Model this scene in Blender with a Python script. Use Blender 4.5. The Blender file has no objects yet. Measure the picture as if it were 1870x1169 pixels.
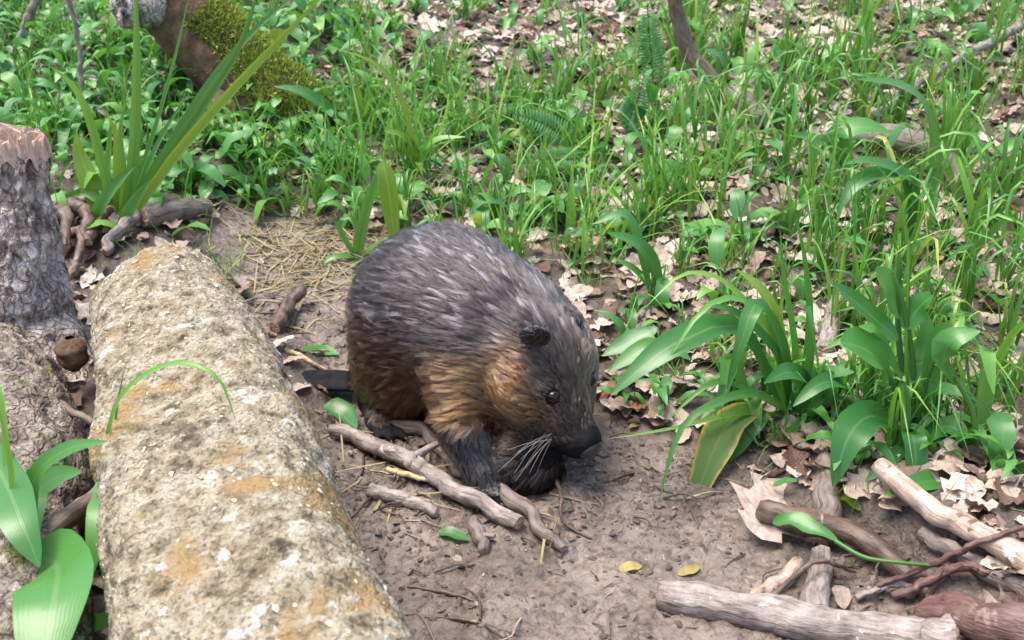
import bpy, math, random
import numpy as np
from mathutils import Vector, Matrix, kdtree

random.seed(11)
R = np.random.RandomState(11)
sc = bpy.context.scene
C = sc.collection

# ------------------------------------------------------------------ camera, sky, sun, exposure
F_PX, PITCH, CAM_H = 2005.0, math.radians(27.0), 1.05          # focal length in photo pixels, tilt, lens height
cam_d = bpy.data.cameras.new('camera')
cam = bpy.data.objects.new('camera', cam_d)
C.objects.link(cam)
cam.location = (0, 0, CAM_H)
cam.rotation_euler = (math.radians(90) - PITCH, 0, 0)
cam_d.sensor_width = 36.0
cam_d.lens = 36.0 * F_PX / 1870.0
cam_d.clip_start, cam_d.clip_end = 0.02, 500.0
cam_d.dof.use_dof = True
cam_d.dof.focus_distance = 1.78
cam_d.dof.aperture_fstop = 8.0
sc.camera = cam

SUN_EL, SUN_AZ = math.radians(72), math.radians(-75)            # azimuth from +Y, clockwise
world = bpy.data.worlds.new('World')
sc.world = world
world.use_nodes = True
wn = world.node_tree
sky = wn.nodes.new('ShaderNodeTexSky')
sky.sky_type = 'NISHITA'
sky.sun_disc = False
sky.sun_elevation = SUN_EL
sky.sun_rotation = SUN_AZ
sky.air_density, sky.dust_density, sky.ozone_density = 1.0, 4.0, 1.0
bg = wn.nodes['Background']
wn.links.new(sky.outputs[0], bg.inputs[0])
bg.inputs[1].default_value = 0.13
sun_d = bpy.data.lights.new('sun', 'SUN')
sun_d.energy = 1.5
sun_d.angle = math.radians(35)
sun_d.color = (1.0, 0.95, 0.87)
sun = bpy.data.objects.new('sun', sun_d)
C.objects.link(sun)
sd = Vector((math.sin(SUN_AZ) * math.cos(SUN_EL), math.cos(SUN_AZ) * math.cos(SUN_EL), math.sin(SUN_EL)))
sun.rotation_euler = sd.to_track_quat('Z', 'Y').to_euler()
vs = sc.view_settings
vs.view_transform = 'Standard'
vs.look = 'None'
vs.gamma = 1.0
vs.use_curve_mapping = False
vs.exposure = 1.42
sc.render.engine = 'CYCLES'
sc.cycles.use_denoising = True
sc.cycles.max_bounces = 6
sc.cycles.diffuse_bounces = 3
sc.cycles.glossy_bounces = 2
sc.cycles.transmission_bounces = 3
sc.cycles.transparent_max_bounces = 6

# ------------------------------------------------------------------ noise, terrain and placing on it
def _hash(i, j, k, seed):
    n = (i * 374761393 + j * 668265263 + k * 2147483647 + seed * 144269504) & 0xffffffff
    n = ((n ^ (n >> 13)) * 1274126177) & 0xffffffff
    return ((n ^ (n >> 16)) & 0xffffff) / float(0xffffff)

def noise3(x, y, z, seed=0):
    x, y, z = np.broadcast_arrays(np.asarray(x, float), np.asarray(y, float), np.asarray(z, float))
    i, j, k = np.floor(x).astype(np.int64), np.floor(y).astype(np.int64), np.floor(z).astype(np.int64)
    u, v, w = x - i, y - j, z - k
    u, v, w = u*u*(3-2*u), v*v*(3-2*v), w*w*(3-2*w)
    r = 0
    for a in (0, 1):
        for b in (0, 1):
            for c in (0, 1):
                r = r + _hash(i+a, j+b, k+c, seed) * (u if a else 1-u) * (v if b else 1-v) * (w if c else 1-w)
    return r * 2 - 1

def noise2(x, y, seed=0):
    x, y = np.broadcast_arrays(np.asarray(x, float), np.asarray(y, float))
    i, j = np.floor(x).astype(np.int64), np.floor(y).astype(np.int64)
    u, v = x - i, y - j
    u, v = u*u*(3-2*u), v*v*(3-2*v)
    h = lambda a, b: _hash(i+a, j+b, 0, seed)
    return (h(0,0)*(1-u)*(1-v) + h(1,0)*u*(1-v) + h(0,1)*(1-u)*v + h(1,1)*u*v) * 2 - 1

def fbm2(x, y, seed=0, octs=4):
    r, a = 0, 1.0
    for o in range(octs):
        r = r + a * noise2(x * 2**o, y * 2**o, seed + o); a *= 0.5
    return r

def smooth(e0, e1, x):
    t = np.clip((x - e0) / (e1 - e0), 0, 1)
    return t*t*(3-2*t)

def ray(px, py):
    d = Vector(((px - 935.0) / F_PX, math.cos(PITCH) + (584.5 - py) / F_PX * math.sin(PITCH), -math.sin(PITCH) + (584.5 - py) / F_PX * math.cos(PITCH)))
    return d                                                     # depth 1 along the view axis

def flat(px, py):
    d = ray(px, py); t = CAM_H / -d.z
    return np.array((d.x * t, d.y * t))

PATH = [(flat(1010, 1300), flat(1080, 980), .27), (flat(1080, 980), flat(830, 760), .21),
        (flat(830, 760), flat(590, 540), .17), (flat(590, 540), flat(480, 480), .13), (flat(640, 860), flat(760, 1120), .22),
        (flat(1120, 1010), flat(1560, 1110), .16)]

def seg_dist(x, y, a, b):
    ab = b - a; t = np.clip(((x-a[0])*ab[0] + (y-a[1])*ab[1]) / (ab @ ab), 0, 1)
    return np.hypot(x - a[0] - t*ab[0], y - a[1] - t*ab[1])

def mud_mask(x, y):
    m = 0
    wob = 0.05 * fbm2(x*5, y*5, 7, 3)
    for a, b, r in PATH:
        m = np.maximum(m, 1 - smooth(r*0.75, r*1.3, seg_dist(x, y, a, b) + wob))
    return m

def height(x, y):
    x, y = np.asarray(x, float), np.asarray(y, float)
    d = y - 2.0
    h = 0.13 * (np.sqrt(d*d + 0.2) + d) / 2 * np.where(y < 9, 1, 9/np.maximum(y, 9))
    m = mud_mask(x, y)
    h = h + 0.06 * smooth(0.15, 0.75, x + 0.12*fbm2(x*2, y*2, 3, 2)) * (1 - m)
    h = h + 0.03 * smooth(-0.5, -0.9, x)
    h = h - 0.03 * m + 0.03 * fbm2(x*1.7, y*1.7, 21, 2) * (1 - m)
    near = np.exp(-np.maximum(0, y - 3.5)**2)
    h = h + near * (0.011 * fbm2(x*7, y*7, 31, 3) + 0.0045 * np.abs(fbm2(x*24, y*24, 41, 3)) * (0.6 + m))
    ridg = 1 - np.abs(noise2(x*13 + 2*noise2(x*6, y*6, 52), y*13, 51))
    h = h - near * m * 0.007 * smooth(0.75, 1.0, ridg)
    return h

def H(x, y): return float(height(np.array([x]), np.array([y]))[0])

def G(px, py, up=0.0):
    """the ground point that a line from the photographer through this place meets"""
    d = ray(px, py)
    t = np.arange(0.7, 9.0, 0.012)
    z = CAM_H + d.z * t - height(d.x*t, d.y*t) - up
    k = int(np.argmax(z < 0)) or len(t) - 1
    t0, t1 = t[k-1], t[k]
    s = t0 + (t1 - t0) * z[k-1] / max(z[k-1] - z[k], 1e-9)
    return Vector((d.x*s, d.y*s, CAM_H + d.z*s))

def Q(px, py, y):
    """a point in space at distance y"""
    d = ray(px, py); t = y / d.y
    return Vector((d.x*t, y, CAM_H + d.z*t))

def depth_of(p): return p.y*math.cos(PITCH) - (p.z - CAM_H)*math.sin(PITCH)

def to_px(x, y, z):
    dy, dz = y, z - CAM_H
    dep = dy*math.cos(PITCH) - dz*math.sin(PITCH)
    upv = dy*math.sin(PITCH) + dz*math.cos(PITCH)
    dep = np.where(dep < .05, .05, dep)
    return 935 + F_PX*x/dep, 584.5 - F_PX*upv/dep

# ------------------------------------------------------------------ object helpers
def mesh_obj(name, verts, faces, mat, parent=None, uv=None, smooth_sh=True, attrs=None, vco=None):
    me = bpy.data.meshes.new(name)
    verts = np.asarray(verts, float)
    if isinstance(faces, np.ndarray):
        faces = faces.tolist()
    me.from_pydata(verts.tolist(), [], faces)
    if uv is not None:
        lay = me.uv_layers.new(name='uv')
        li = np.empty(len(me.loops), dtype=np.int32); me.loops.foreach_get('vertex_index', li)
        lay.data.foreach_set('uv', np.asarray(uv, float)[li].ravel())
    for k, v in (attrs or {}).items():
        a = me.attributes.new(k, 'FLOAT', 'POINT'); a.data.foreach_set('value', np.asarray(v, float))
    if vco is not None:
        a = me.attributes.new('bark_co', 'FLOAT_VECTOR', 'POINT'); a.data.foreach_set('vector', np.asarray(vco, float).ravel())
    if smooth_sh:
        me.polygons.foreach_set('use_smooth', [True]*len(me.polygons))
    for m in (mat if isinstance(mat, (list, tuple)) else [mat]):
        me.materials.append(m)
    me.update()
    o = bpy.data.objects.new(name, me); C.objects.link(o)
    if parent is not None: o.parent = parent
    return o

def tag(o, label=None, cat=None, group=None, kind=None):
    if label: o['label'] = label
    if cat: o['category'] = cat
    if group: o['group'] = group
    if kind: o['kind'] = kind
    return o

def thing(name, label, cat, loc, group=None):
    o = bpy.data.objects.new(name, None); C.objects.link(o)
    o.location = loc; o.empty_display_size = 0.05
    return tag(o, label, cat, group)

def inst(src_mesh, name, parent=None, loc=(0,0,0), rot=(0,0,0), scale=1.0):
    o = bpy.data.objects.new(name, src_mesh); C.objects.link(o)
    o.location = loc; o.rotation_euler = rot
    o.scale = (scale,)*3 if not isinstance(scale, (tuple, list)) else scale
    if parent is not None: o.parent = parent
    return o

def spline(pts, n):
    """Catmull-Rom through the control points, n samples"""
    P = np.array([list(p) for p in pts], float)
    if len(P) == 2: return P[0] + (P[1]-P[0]) * np.linspace(0, 1, n)[:, None]
    E = np.vstack([2*P[0]-P[1], P, 2*P[-1]-P[-2]])
    t = np.linspace(0, len(P)-1-1e-9, n); k = t.astype(int); f = (t-k)[:, None]
    a, b, c, d = E[k], E[k+1], E[k+2], E[k+3]
    return 0.5*((2*b) + (c-a)*f + (2*a-5*b+4*c-d)*f**2 + (3*b-a-3*c+d)*f**3)

def unit(v): return v / np.maximum(np.linalg.norm(v, axis=-1, keepdims=True), 1e-9)

# ------------------------------------------------------------------ materials
def mat_new(name):
    m = bpy.data.materials.new(name); m.use_nodes = True
    nt = m.node_tree
    return m, nt, nt.nodes['Principled BSDF'], nt.nodes['Material Output']

def N(nt, kind, **kw):
    n = nt.nodes.new(kind)
    for k, v in kw.items():
        if hasattr(n, k) and not k.startswith('in_'): setattr(n, k, v)
    return n

def ramp(nt, fac, stops, interp='LINEAR'):
    r = nt.nodes.new('ShaderNodeValToRGB'); r.color_ramp.interpolation = interp
    el = r.color_ramp.elements
    while len(el) < len(stops): el.new(0.5)
    for e, (p, c) in zip(el, stops):
        e.position = p; e.color = (*c, 1) if len(c) == 3 else c
    nt.links.new(fac, r.inputs[0])
    return r.outputs[0]

def tex_noise(nt, vec, scale, detail=5, rough=0.55, dist=0.0):
    n = nt.nodes.new('ShaderNodeTexNoise')
    n.inputs['Scale'].default_value = scale; n.inputs['Detail'].default_value = detail
    n.inputs['Roughness'].default_value = rough; n.inputs['Distortion'].default_value = dist
    if vec is not None: nt.links.new(vec, n.inputs['Vector'])
    return n.outputs[0]

def mixc(nt, fac, a, b, blend='MIX'):
    m = nt.nodes.new('ShaderNodeMix'); m.data_type = 'RGBA'; m.blend_type = blend
    for s, v in ((m.inputs[0], fac), (m.inputs[6], a), (m.inputs[7], b)):
        if isinstance(v, (int, float)): s.default_value = v
        elif isinstance(v, tuple): s.default_value = (*v, 1)
        else: nt.links.new(v, s)
    return m.outputs[2]

def maths(nt, op, a, b=None, clamp=False):
    m = nt.nodes.new('ShaderNodeMath'); m.operation = op; m.use_clamp = clamp
    for s, v in zip(m.inputs, (a, b)):
        if v is None: continue
        if isinstance(v, (int, float)): s.default_value = v
        else: nt.links.new(v, s)
    return m.outputs[0]

def bump(nt, bsdf, h, strength, dist):
    b = nt.nodes.new('ShaderNodeBump')
    b.inputs['Strength'].default_value = strength; b.inputs['Distance'].default_value = dist
    nt.links.new(h, b.inputs['Height']); nt.links.new(b.outputs[0], bsdf.inputs['Normal'])

def mapping(nt, src, scale):
    m = nt.nodes.new('ShaderNodeMapping'); m.inputs['Scale'].default_value = scale
    nt.links.new(src, m.inputs[0]); return m.outputs[0]

def attr(nt, name):
    a = nt.nodes.new('ShaderNodeAttribute'); a.attribute_name = name
    return a

def rnd_value(nt):
    """one random number for each loose piece of a mass or for each object"""
    a = attr(nt, 'rnd').outputs['Fac']
    o = nt.nodes.new('ShaderNodeObjectInfo').outputs['Random']
    return maths(nt, 'FRACT', maths(nt, 'ADD', a, o))

def m_ground():
    m, nt, b, out = mat_new('mud_and_soil')
    geo = nt.nodes.new('ShaderNodeNewGeometry').outputs['Position']
    mud = attr(nt, 'mud').outputs['Fac']
    n1 = tex_noise(nt, geo, 9, 6, .6); n2 = tex_noise(nt, geo, 60, 5, .65, .6); n3 = tex_noise(nt, geo, 2.2, 3)
    mudc = ramp(nt, n1, [(.28, (.115, .086, .066)), (.5, (.215, .170, .138)), (.72, (.31, .255, .212))])
    dark = ramp(nt, n2, [(.36, (.30, .28, .28)), (.52, (1, 1, 1))])
    mudc = mixc(nt, .75, mudc, dark, 'MULTIPLY')
    soil = ramp(nt, n2, [(.3, (.035, .025, .02)), (.6, (.13, .095, .075)), (.8, (.25, .185, .15))])
    col = mixc(nt, mud, soil, mudc)
    nt.links.new(col, b.inputs['Base Color'])
    r = ramp(nt, n3, [(.35, (.30,)*3), (.65, (.58,)*3)])
    nt.links.new(r, b.inputs['Roughness'])
    hh = maths(nt, 'ADD', maths(nt, 'MULTIPLY', n1, .5), n2)
    bump(nt, b, hh, .9, .012)
    return m

def m_leaf(name, stops, trans, rough=.32, veins=14, rib=(.25, .4, .1), tw=.3, spots=None, edge=None):
    """green leaf: colour from a ramp over a random number, lighter midrib, parallel veins, light through the blade"""
    m, nt, b, out = mat_new(name)
    rv = rnd_value(nt)
    uv = nt.nodes.new('ShaderNodeUVMap').outputs[0]
    sx = nt.nodes.new('ShaderNodeSeparateXYZ'); nt.links.new(uv, sx.inputs[0])
    u, v = sx.outputs[0], sx.outputs[1]
    geo = nt.nodes.new('ShaderNodeNewGeometry').outputs['Position']
    col = ramp(nt, rv, stops)
    pn = tex_noise(nt, geo, 22, 3)
    col = mixc(nt, maths(nt, 'MULTIPLY', pn, .7), col, (.28, .36, .06), 'SOFT_LIGHT')
    if edge:
        e = maths(nt, 'ADD', maths(nt, 'ABSOLUTE', maths(nt, 'SUBTRACT', u, .5)), maths(nt, 'MULTIPLY', tex_noise(nt, geo, 40, 3), .25))
        col = mixc(nt, ramp(nt, e, [(.50, (0, 0, 0)), (.60, (1, 1, 1))]), col, edge)
        tipm = ramp(nt, maths(nt, 'ADD', v, maths(nt, 'MULTIPLY', pn, .2)), [(.9, (0, 0, 0)), (1.05, (1, 1, 1))])
        col = mixc(nt, tipm, col, edge)
    if spots:
        sp = ramp(nt, tex_noise(nt, geo, 130, 2), [(.70, (0, 0, 0)), (.74, (1, 1, 1))])
        col = mixc(nt, sp, col, spots)
    ribm = ramp(nt, maths(nt, 'ABSOLUTE', maths(nt, 'SUBTRACT', u, .5)), [(.02, (1, 1, 1)), (.06, (0, 0, 0))])
    col = mixc(nt, maths(nt, 'MULTIPLY', ribm, .55), col, rib)
    wv = maths(nt, 'SINE', maths(nt, 'MULTIPLY', u, veins * 6.283))
    col = mixc(nt, maths(nt, 'MULTIPLY', maths(nt, 'ADD', wv, 1), .025), col, (.02, .06, .01))
    nt.links.new(col, b.inputs['Base Color'])
    b.inputs['Roughness'].default_value = rough
    b.inputs['Specular IOR Level'].default_value = .65
    bump(nt, b, maths(nt, 'ADD', maths(nt, 'MULTIPLY', wv, .2), maths(nt, 'MULTIPLY', tex_noise(nt, geo, 90, 3), 1.2)), .22, .0008)
    tr = nt.nodes.new('ShaderNodeBsdfTranslucent')
    nt.links.new(mixc(nt, .5, col, trans), tr.inputs[0])
    mx = nt.nodes.new('ShaderNodeMixShader'); mx.inputs[0].default_value = tw
    nt.links.new(b.outputs[0], mx.inputs[1]); nt.links.new(tr.outputs[0], mx.inputs[2])
    nt.links.new(mx.outputs[0], out.inputs[0])
    return m

def m_deadleaf(name, stops, rough=.55):
    m, nt, b, out = mat_new(name)
    rv = rnd_value(nt)
    geo = nt.nodes.new('ShaderNodeNewGeometry').outputs['Position']
    uv = nt.nodes.new('ShaderNodeUVMap').outputs[0]
    sx = nt.nodes.new('ShaderNodeSeparateXYZ'); nt.links.new(uv, sx.inputs[0])
    col = ramp(nt, rv, stops)
    n = tex_noise(nt, geo, 70, 4, .65)
    col = mixc(nt, .8, col, ramp(nt, n, [(.3, (.45, .40, .36)), (.6, (1, 1, 1))]), 'MULTIPLY')
    au = maths(nt, 'ABSOLUTE', maths(nt, 'SUBTRACT', sx.outputs[0], .5))
    rib = ramp(nt, au, [(.015, (1, 1, 1)), (.05, (0, 0, 0))])
    col = mixc(nt, maths(nt, 'MULTIPLY', rib, .4), col, (.2, .12, .07))
    nt.links.new(col, b.inputs['Base Color'])
    b.inputs['Roughness'].default_value = rough
    vv = maths(nt, 'SINE', maths(nt, 'MULTIPLY', maths(nt, 'SUBTRACT', sx.outputs[1], maths(nt, 'MULTIPLY', au, .5)), 60))
    bump(nt, b, maths(nt, 'ADD', vv, maths(nt, 'MULTIPLY', n, 3)), .25, .0008)
    tr = nt.nodes.new('ShaderNodeBsdfTranslucent'); nt.links.new(col, tr.inputs[0])
    mx = nt.nodes.new('ShaderNodeMixShader'); mx.inputs[0].default_value = .12
    nt.links.new(b.outputs[0], mx.inputs[1]); nt.links.new(tr.outputs[0], mx.inputs[2])
    nt.links.new(mx.outputs[0], out.inputs[0])
    return m

def m_bark(name, stops, scale=14, stretch=(1, 1, 1), patch=None, patch_scale=30, patch_lo=.58, patch2=None, rough=.75, crack=.5, bstr=.8, bdist=.008, plates=None):
    """bark: ramp over noise, dark cracks, patches of lichen, moss or bare wood"""
    m, nt, b, out = mat_new(name)
    co = nt.nodes.new('ShaderNodeTexCoord').outputs['Object']
    cs = mapping(nt, co, stretch)
    n1 = tex_noise(nt, cs, scale, 6, .62); n2 = tex_noise(nt, cs, scale*5, 4, .6, .4)
    if name.endswith('stick') or name == 'reddish_bark':          # fine streaks that run along the stick
        st = tex_noise(nt, attr(nt, 'bark_co').outputs['Vector'], 190, 4, .6, .3)
        n2 = st; n1 = maths(nt, 'ADD', maths(nt, 'MULTIPLY', n1, .6), maths(nt, 'MULTIPLY', st, .4))
    col = ramp(nt, n1, stops)
    ck = ramp(nt, n2, [(.34, (.25, .22, .2)), (.48, (1, 1, 1))])
    col = mixc(nt, crack, col, ck, 'MULTIPLY')
    hgt = maths(nt, 'ADD', n1, maths(nt, 'MULTIPLY', n2, .6))
    if plates:
        ps, pa = plates
        wv = nt.nodes.new('ShaderNodeVectorMath'); wv.operation = 'MULTIPLY_ADD'; wv.inputs[1].default_value = (.035,)*3
        nz = nt.nodes.new('ShaderNodeTexNoise'); nz.inputs['Scale'].default_value = 30; nz.inputs['Detail'].default_value = 4
        nt.links.new(co, nz.inputs['Vector']); nt.links.new(nz.outputs['Color'], wv.inputs[0]); nt.links.new(cs, wv.inputs[2])
        v1 = nt.nodes.new('ShaderNodeTexVoronoi'); v1.feature = 'DISTANCE_TO_EDGE'; v1.inputs['Scale'].default_value = ps
        v2 = nt.nodes.new('ShaderNodeTexVoronoi'); v2.inputs['Scale'].default_value = ps
        nt.links.new(wv.outputs[0], v1.inputs['Vector']); nt.links.new(wv.outputs[0], v2.inputs['Vector'])
        gap = ramp(nt, v1.outputs['Distance'], [(.0, (.16, .13, .12)), (.09, (.75, .72, .70)), (.2, (1, 1, 1))])
        col = mixc(nt, pa, col, gap, 'MULTIPLY')
        bw = nt.nodes.new('ShaderNodeRGBToBW'); nt.links.new(v2.outputs['Color'], bw.inputs[0])
        col = mixc(nt, pa, col, ramp(nt, bw.outputs[0], [(.15, (.55, .52, .50)), (.7, (1.25, 1.25, 1.25))]), 'MULTIPLY')
        hgt = maths(nt, 'ADD', hgt, maths(nt, 'MULTIPLY', ramp(nt, v1.outputs['Distance'], [(0, (0, 0, 0)), (.15, (1, 1, 1))]), .9*pa))
    if patch:
        pm = ramp(nt, tex_noise(nt, co, patch_scale, 4, .6, .3), [(patch_lo, (0, 0, 0)), (patch_lo + .05, (1, 1, 1))])
        col = mixc(nt, pm, col, patch)
    if patch2:
        c2, s2, l2 = patch2
        off = nt.nodes.new('ShaderNodeVectorMath'); off.inputs[1].default_value = (3.1, 7.7, 1.3); nt.links.new(co, off.inputs[0])
        pm = ramp(nt, tex_noise(nt, off.outputs[0], s2, 3, .6, .2), [(l2, (0, 0, 0)), (l2 + .06, (1, 1, 1))])
        col = mixc(nt, pm, col, c2)
    nt.links.new(col, b.inputs['Base Color'])
    b.inputs['Roughness'].default_value = rough
    bump(nt, b, hgt, bstr, bdist)
    return m

def m_plain(name, col, rough=.6, noise=0.0, scale=80, spec=.5, coat=0.0):
    m, nt, b, out = mat_new(name)
    co = nt.nodes.new('ShaderNodeTexCoord').outputs['Object']
    n = tex_noise(nt, co, scale, 4)
    c = mixc(nt, noise, col, ramp(nt, n, [(.3, tuple(x*.4 for x in col)), (.7, tuple(min(1, x*1.5) for x in col))]))
    nt.links.new(c, b.inputs['Base Color'])
    b.inputs['Roughness'].default_value = rough; b.inputs['Specular IOR Level'].default_value = spec
    b.inputs['Coat Weight'].default_value = coat; b.inputs['Coat Roughness'].default_value = .08
    bump(nt, b, n, .3, .002)
    return m

M = {}
M['ground'] = m_ground()
GREENS = [(0, (.060, .185, .040)), (.35, (.105, .300, .062)), (.7, (.16, .39, .070)), (.9, (.27, .46, .070)), (1, (.45, .48, .13))]
M['grass'] = m_leaf('grass_blade', GREENS, (.25, .55, .04), .36, 5, (.12, .28, .06), .32)
M['herb'] = m_leaf('herb_leaf', [(0, (.060, .205, .060)), (.5, (.100, .300, .078)), (1, (.19, .40, .085))], (.18, .5, .04), .42, 3, (.13, .27, .08), .28)
M['sedge'] = m_leaf('sedge_blade', [(0, (.075, .215, .06)), (.5, (.12, .30, .075)), (1, (.19, .36, .07))], (.25, .5, .06), .33, 4, (.04, .12, .03), .3)
M['broad'] = m_leaf('broad_leaf', [(0, (.045, .19, .045)), (1, (.085, .27, .055))], (.15, .5, .05), .34, 15, (.16, .3, .1), .25, spots=(.10, .22, .07))
M['yellowing'] = m_leaf('yellowing_leaf', [(0, (.11, .22, .04)), (1, (.12, .24, .04))], (.4, .5, .05), .38, 9, (.2, .3, .08), .3, edge=(.50, .36, .07))
M['lime'] = m_leaf('lime_leaf', [(0, (.15, .29, .04)), (1, (.24, .36, .045))], (.5, .65, .05), .4, 4, (.35, .45, .1), .4)
M['dry_grass'] = m_leaf('dry_grass', [(0, (.30, .23, .13)), (1, (.52, .42, .27))], (.5, .4, .2), .5, 4, (.4, .33, .2), .2)
M['fern'] = m_leaf('fern_leaf', [(0, (.05, .20, .07)), (1, (.08, .26, .07))], (.15, .5, .1), .4, 2, (.1, .25, .08), .3)
M['litter'] = m_deadleaf('dead_leaf', [(0, (.13, .065, .045)), (.15, (.27, .17, .13)), (.33, (.46, .34, .265)), (.65, (.61, .49, .405)), (1, (.70, .61, .53))])
M['litter_pale'] = m_deadleaf('dead_leaf_pale', [(0, (.48, .365, .30)), (1, (.64, .53, .46))])
M['litter_rust'] = m_deadleaf('dead_leaf_rust', [(0, (.15, .065, .03)), (1, (.28, .13, .06))])
M['litter_yellow'] = m_deadleaf('dead_leaf_yellow', [(0, (.30, .22, .05)), (1, (.38, .32, .09))])
M['bark_yellow'] = m_bark('lichen_bark', [(.32, (.085, .064, .038)), (.41, (.25, .20, .12)), (.50, (.40, .335, .225)), (.62, (.50, .445, .33)), (.8, (.58, .54, .43))], 34, (1, 1, 1),
                          (.58, .56, .48), 26, .60, ((.36, .24, .10), 6, .56), .75, .9, 1.0, .016, (40, .14))
M['bark_grey'] = m_bark('grey_bark', [(.34, (.07, .055, .052)), (.45, (.36, .295, .255)), (.56, (.62, .54, .49)), (.75, (.78, .72, .67))], 34, (1, 1, .45),
                        (.70, .67, .66), 34, .62, None, .8, .6, 1.0, .014, (58, .38))
M['bark_low'] = m_bark('flaking_bark', [(.34, (.07, .052, .04)), (.44, (.22, .175, .135)), (.55, (.37, .31, .25)), (.8, (.48, .43, .36))], 34, (1, 1, 1),
                       (.54, .51, .44), 22, .62, ((.17, .18, .05), 11, .58), .8, .7, 1.0, .014, (46, .35))
M['bark_brown'] = m_bark('brown_bark', [(.3, (.05, .028, .015)), (.5, (.13, .076, .038)), (.7, (.21, .13, .07))], 20, (1, 1, 1), None, rough=.8)
M['moss'] = m_plain('moss', (.17, .20, .03), .9, .8, 60)
M['wood_pale'] = m_bark('splintered_wood', [(.3, (.42, .24, .15)), (.5, (.60, .42, .32)), (.7, (.72, .58, .47))], 60, (1, 1, .15), None, crack=.4)
M['stick_grey'] = m_bark('grey_stick', [(.3, (.09, .068, .058)), (.48, (.25, .205, .18)), (.66, (.43, .375, .345))], 34, (1, 1, 1), (.58, .54, .52), 45, .64, None, .7, .5, .8, .004)
M['stick_dark'] = m_bark('dark_stick', [(.3, (.035, .022, .018)), (.5, (.10, .062, .045)), (.7, (.20, .13, .095))], 26, (1, 1, 1), (.36, .24, .16), 20, .66, None, .5, .4, .6, .003)
M['stick_birch'] = m_bark('birch_stick', [(.3, (.20, .125, .085)), (.5, (.42, .31, .24)), (.7, (.60, .52, .46))], 26, (1, 1, 1), (.68, .63, .59), 30, .60, ((.14, .085, .055), 26, .58), .55, .4, .7, .004)
M['stick_brown'] = m_bark('brown_stick', [(.3, (.07, .045, .034)), (.5, (.165, .112, .085)), (.7, (.28, .20, .16))], 30, (1, 1, 1), None, rough=.6, bdist=.004)
M['stick_mud'] = m_bark('muddy_stick', [(.3, (.085, .064, .053)), (.5, (.175, .138, .118)), (.7, (.28, .23, .20))], 30, (1, 1, 1), None, rough=.6, bdist=.004)
M['stick_red'] = m_bark('reddish_bark', [(.3, (.06, .03, .026)), (.5, (.15, .08, .066)), (.7, (.28, .18, .15))], 18, (1, 1, 1), (.30, .22, .19), 16, .6, None, .55, .5, .9, .006)
M['cut'] = m_plain('cut_wood', (.38, .27, .19), .8, .6, 120)
M['straw'] = m_plain('straw', (.52, .38, .20), .6, .5, 90)
M['debris'] = m_deadleaf('soil_debris', [(0, (.07, .052, .043)), (.5, (.15, .11, .092)), (.85, (.26, .20, .17)), (1, (.46, .37, .31))], .7)

# ------------------------------------------------------------------ the ground: one sheet, fine where it is seen, coarse out to the horizon
def axis(lo, hi, step, far):
    mid = np.arange(lo, hi, step)
    out = []; v, s = 0.0, step
    while v < far: s *= 1.22; v += s; out.append(v)
    out = np.array(out)
    return np.concatenate([lo - out[::-1], mid, hi + out])

gx, gy = axis(-1.5, 1.6, .0105, 90), axis(.55, 4.6, .0125, 90)
XX, YY = np.meshgrid(gx, gy, indexing='ij')
ZZ = height(XX, YY)
nx, ny = XX.shape
idx = np.arange(nx*ny).reshape(nx, ny)
faces = np.stack([idx[:-1,:-1], idx[1:,:-1], idx[1:,1:], idx[:-1,1:]], -1).reshape(-1, 4)
g = mesh_obj('ground', np.stack([XX, YY, ZZ], -1).reshape(-1, 3), faces, M['ground'], attrs={'mud': mud_mask(XX, YY).ravel()})
tag(g, 'muddy woodland floor with a trodden path', kind='structure')

# ------------------------------------------------------------------ tubes: logs, sticks, stems
def frames(P):
    T = unit(np.gradient(P, axis=0))
    ref = np.array([0, 0, 1.0]) if abs(T[:, 2]).mean() < .8 else np.array([1.0, 0, 0])
    S = unit(np.cross(T, ref)); U = np.cross(S, T)
    return T, S, U

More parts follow.
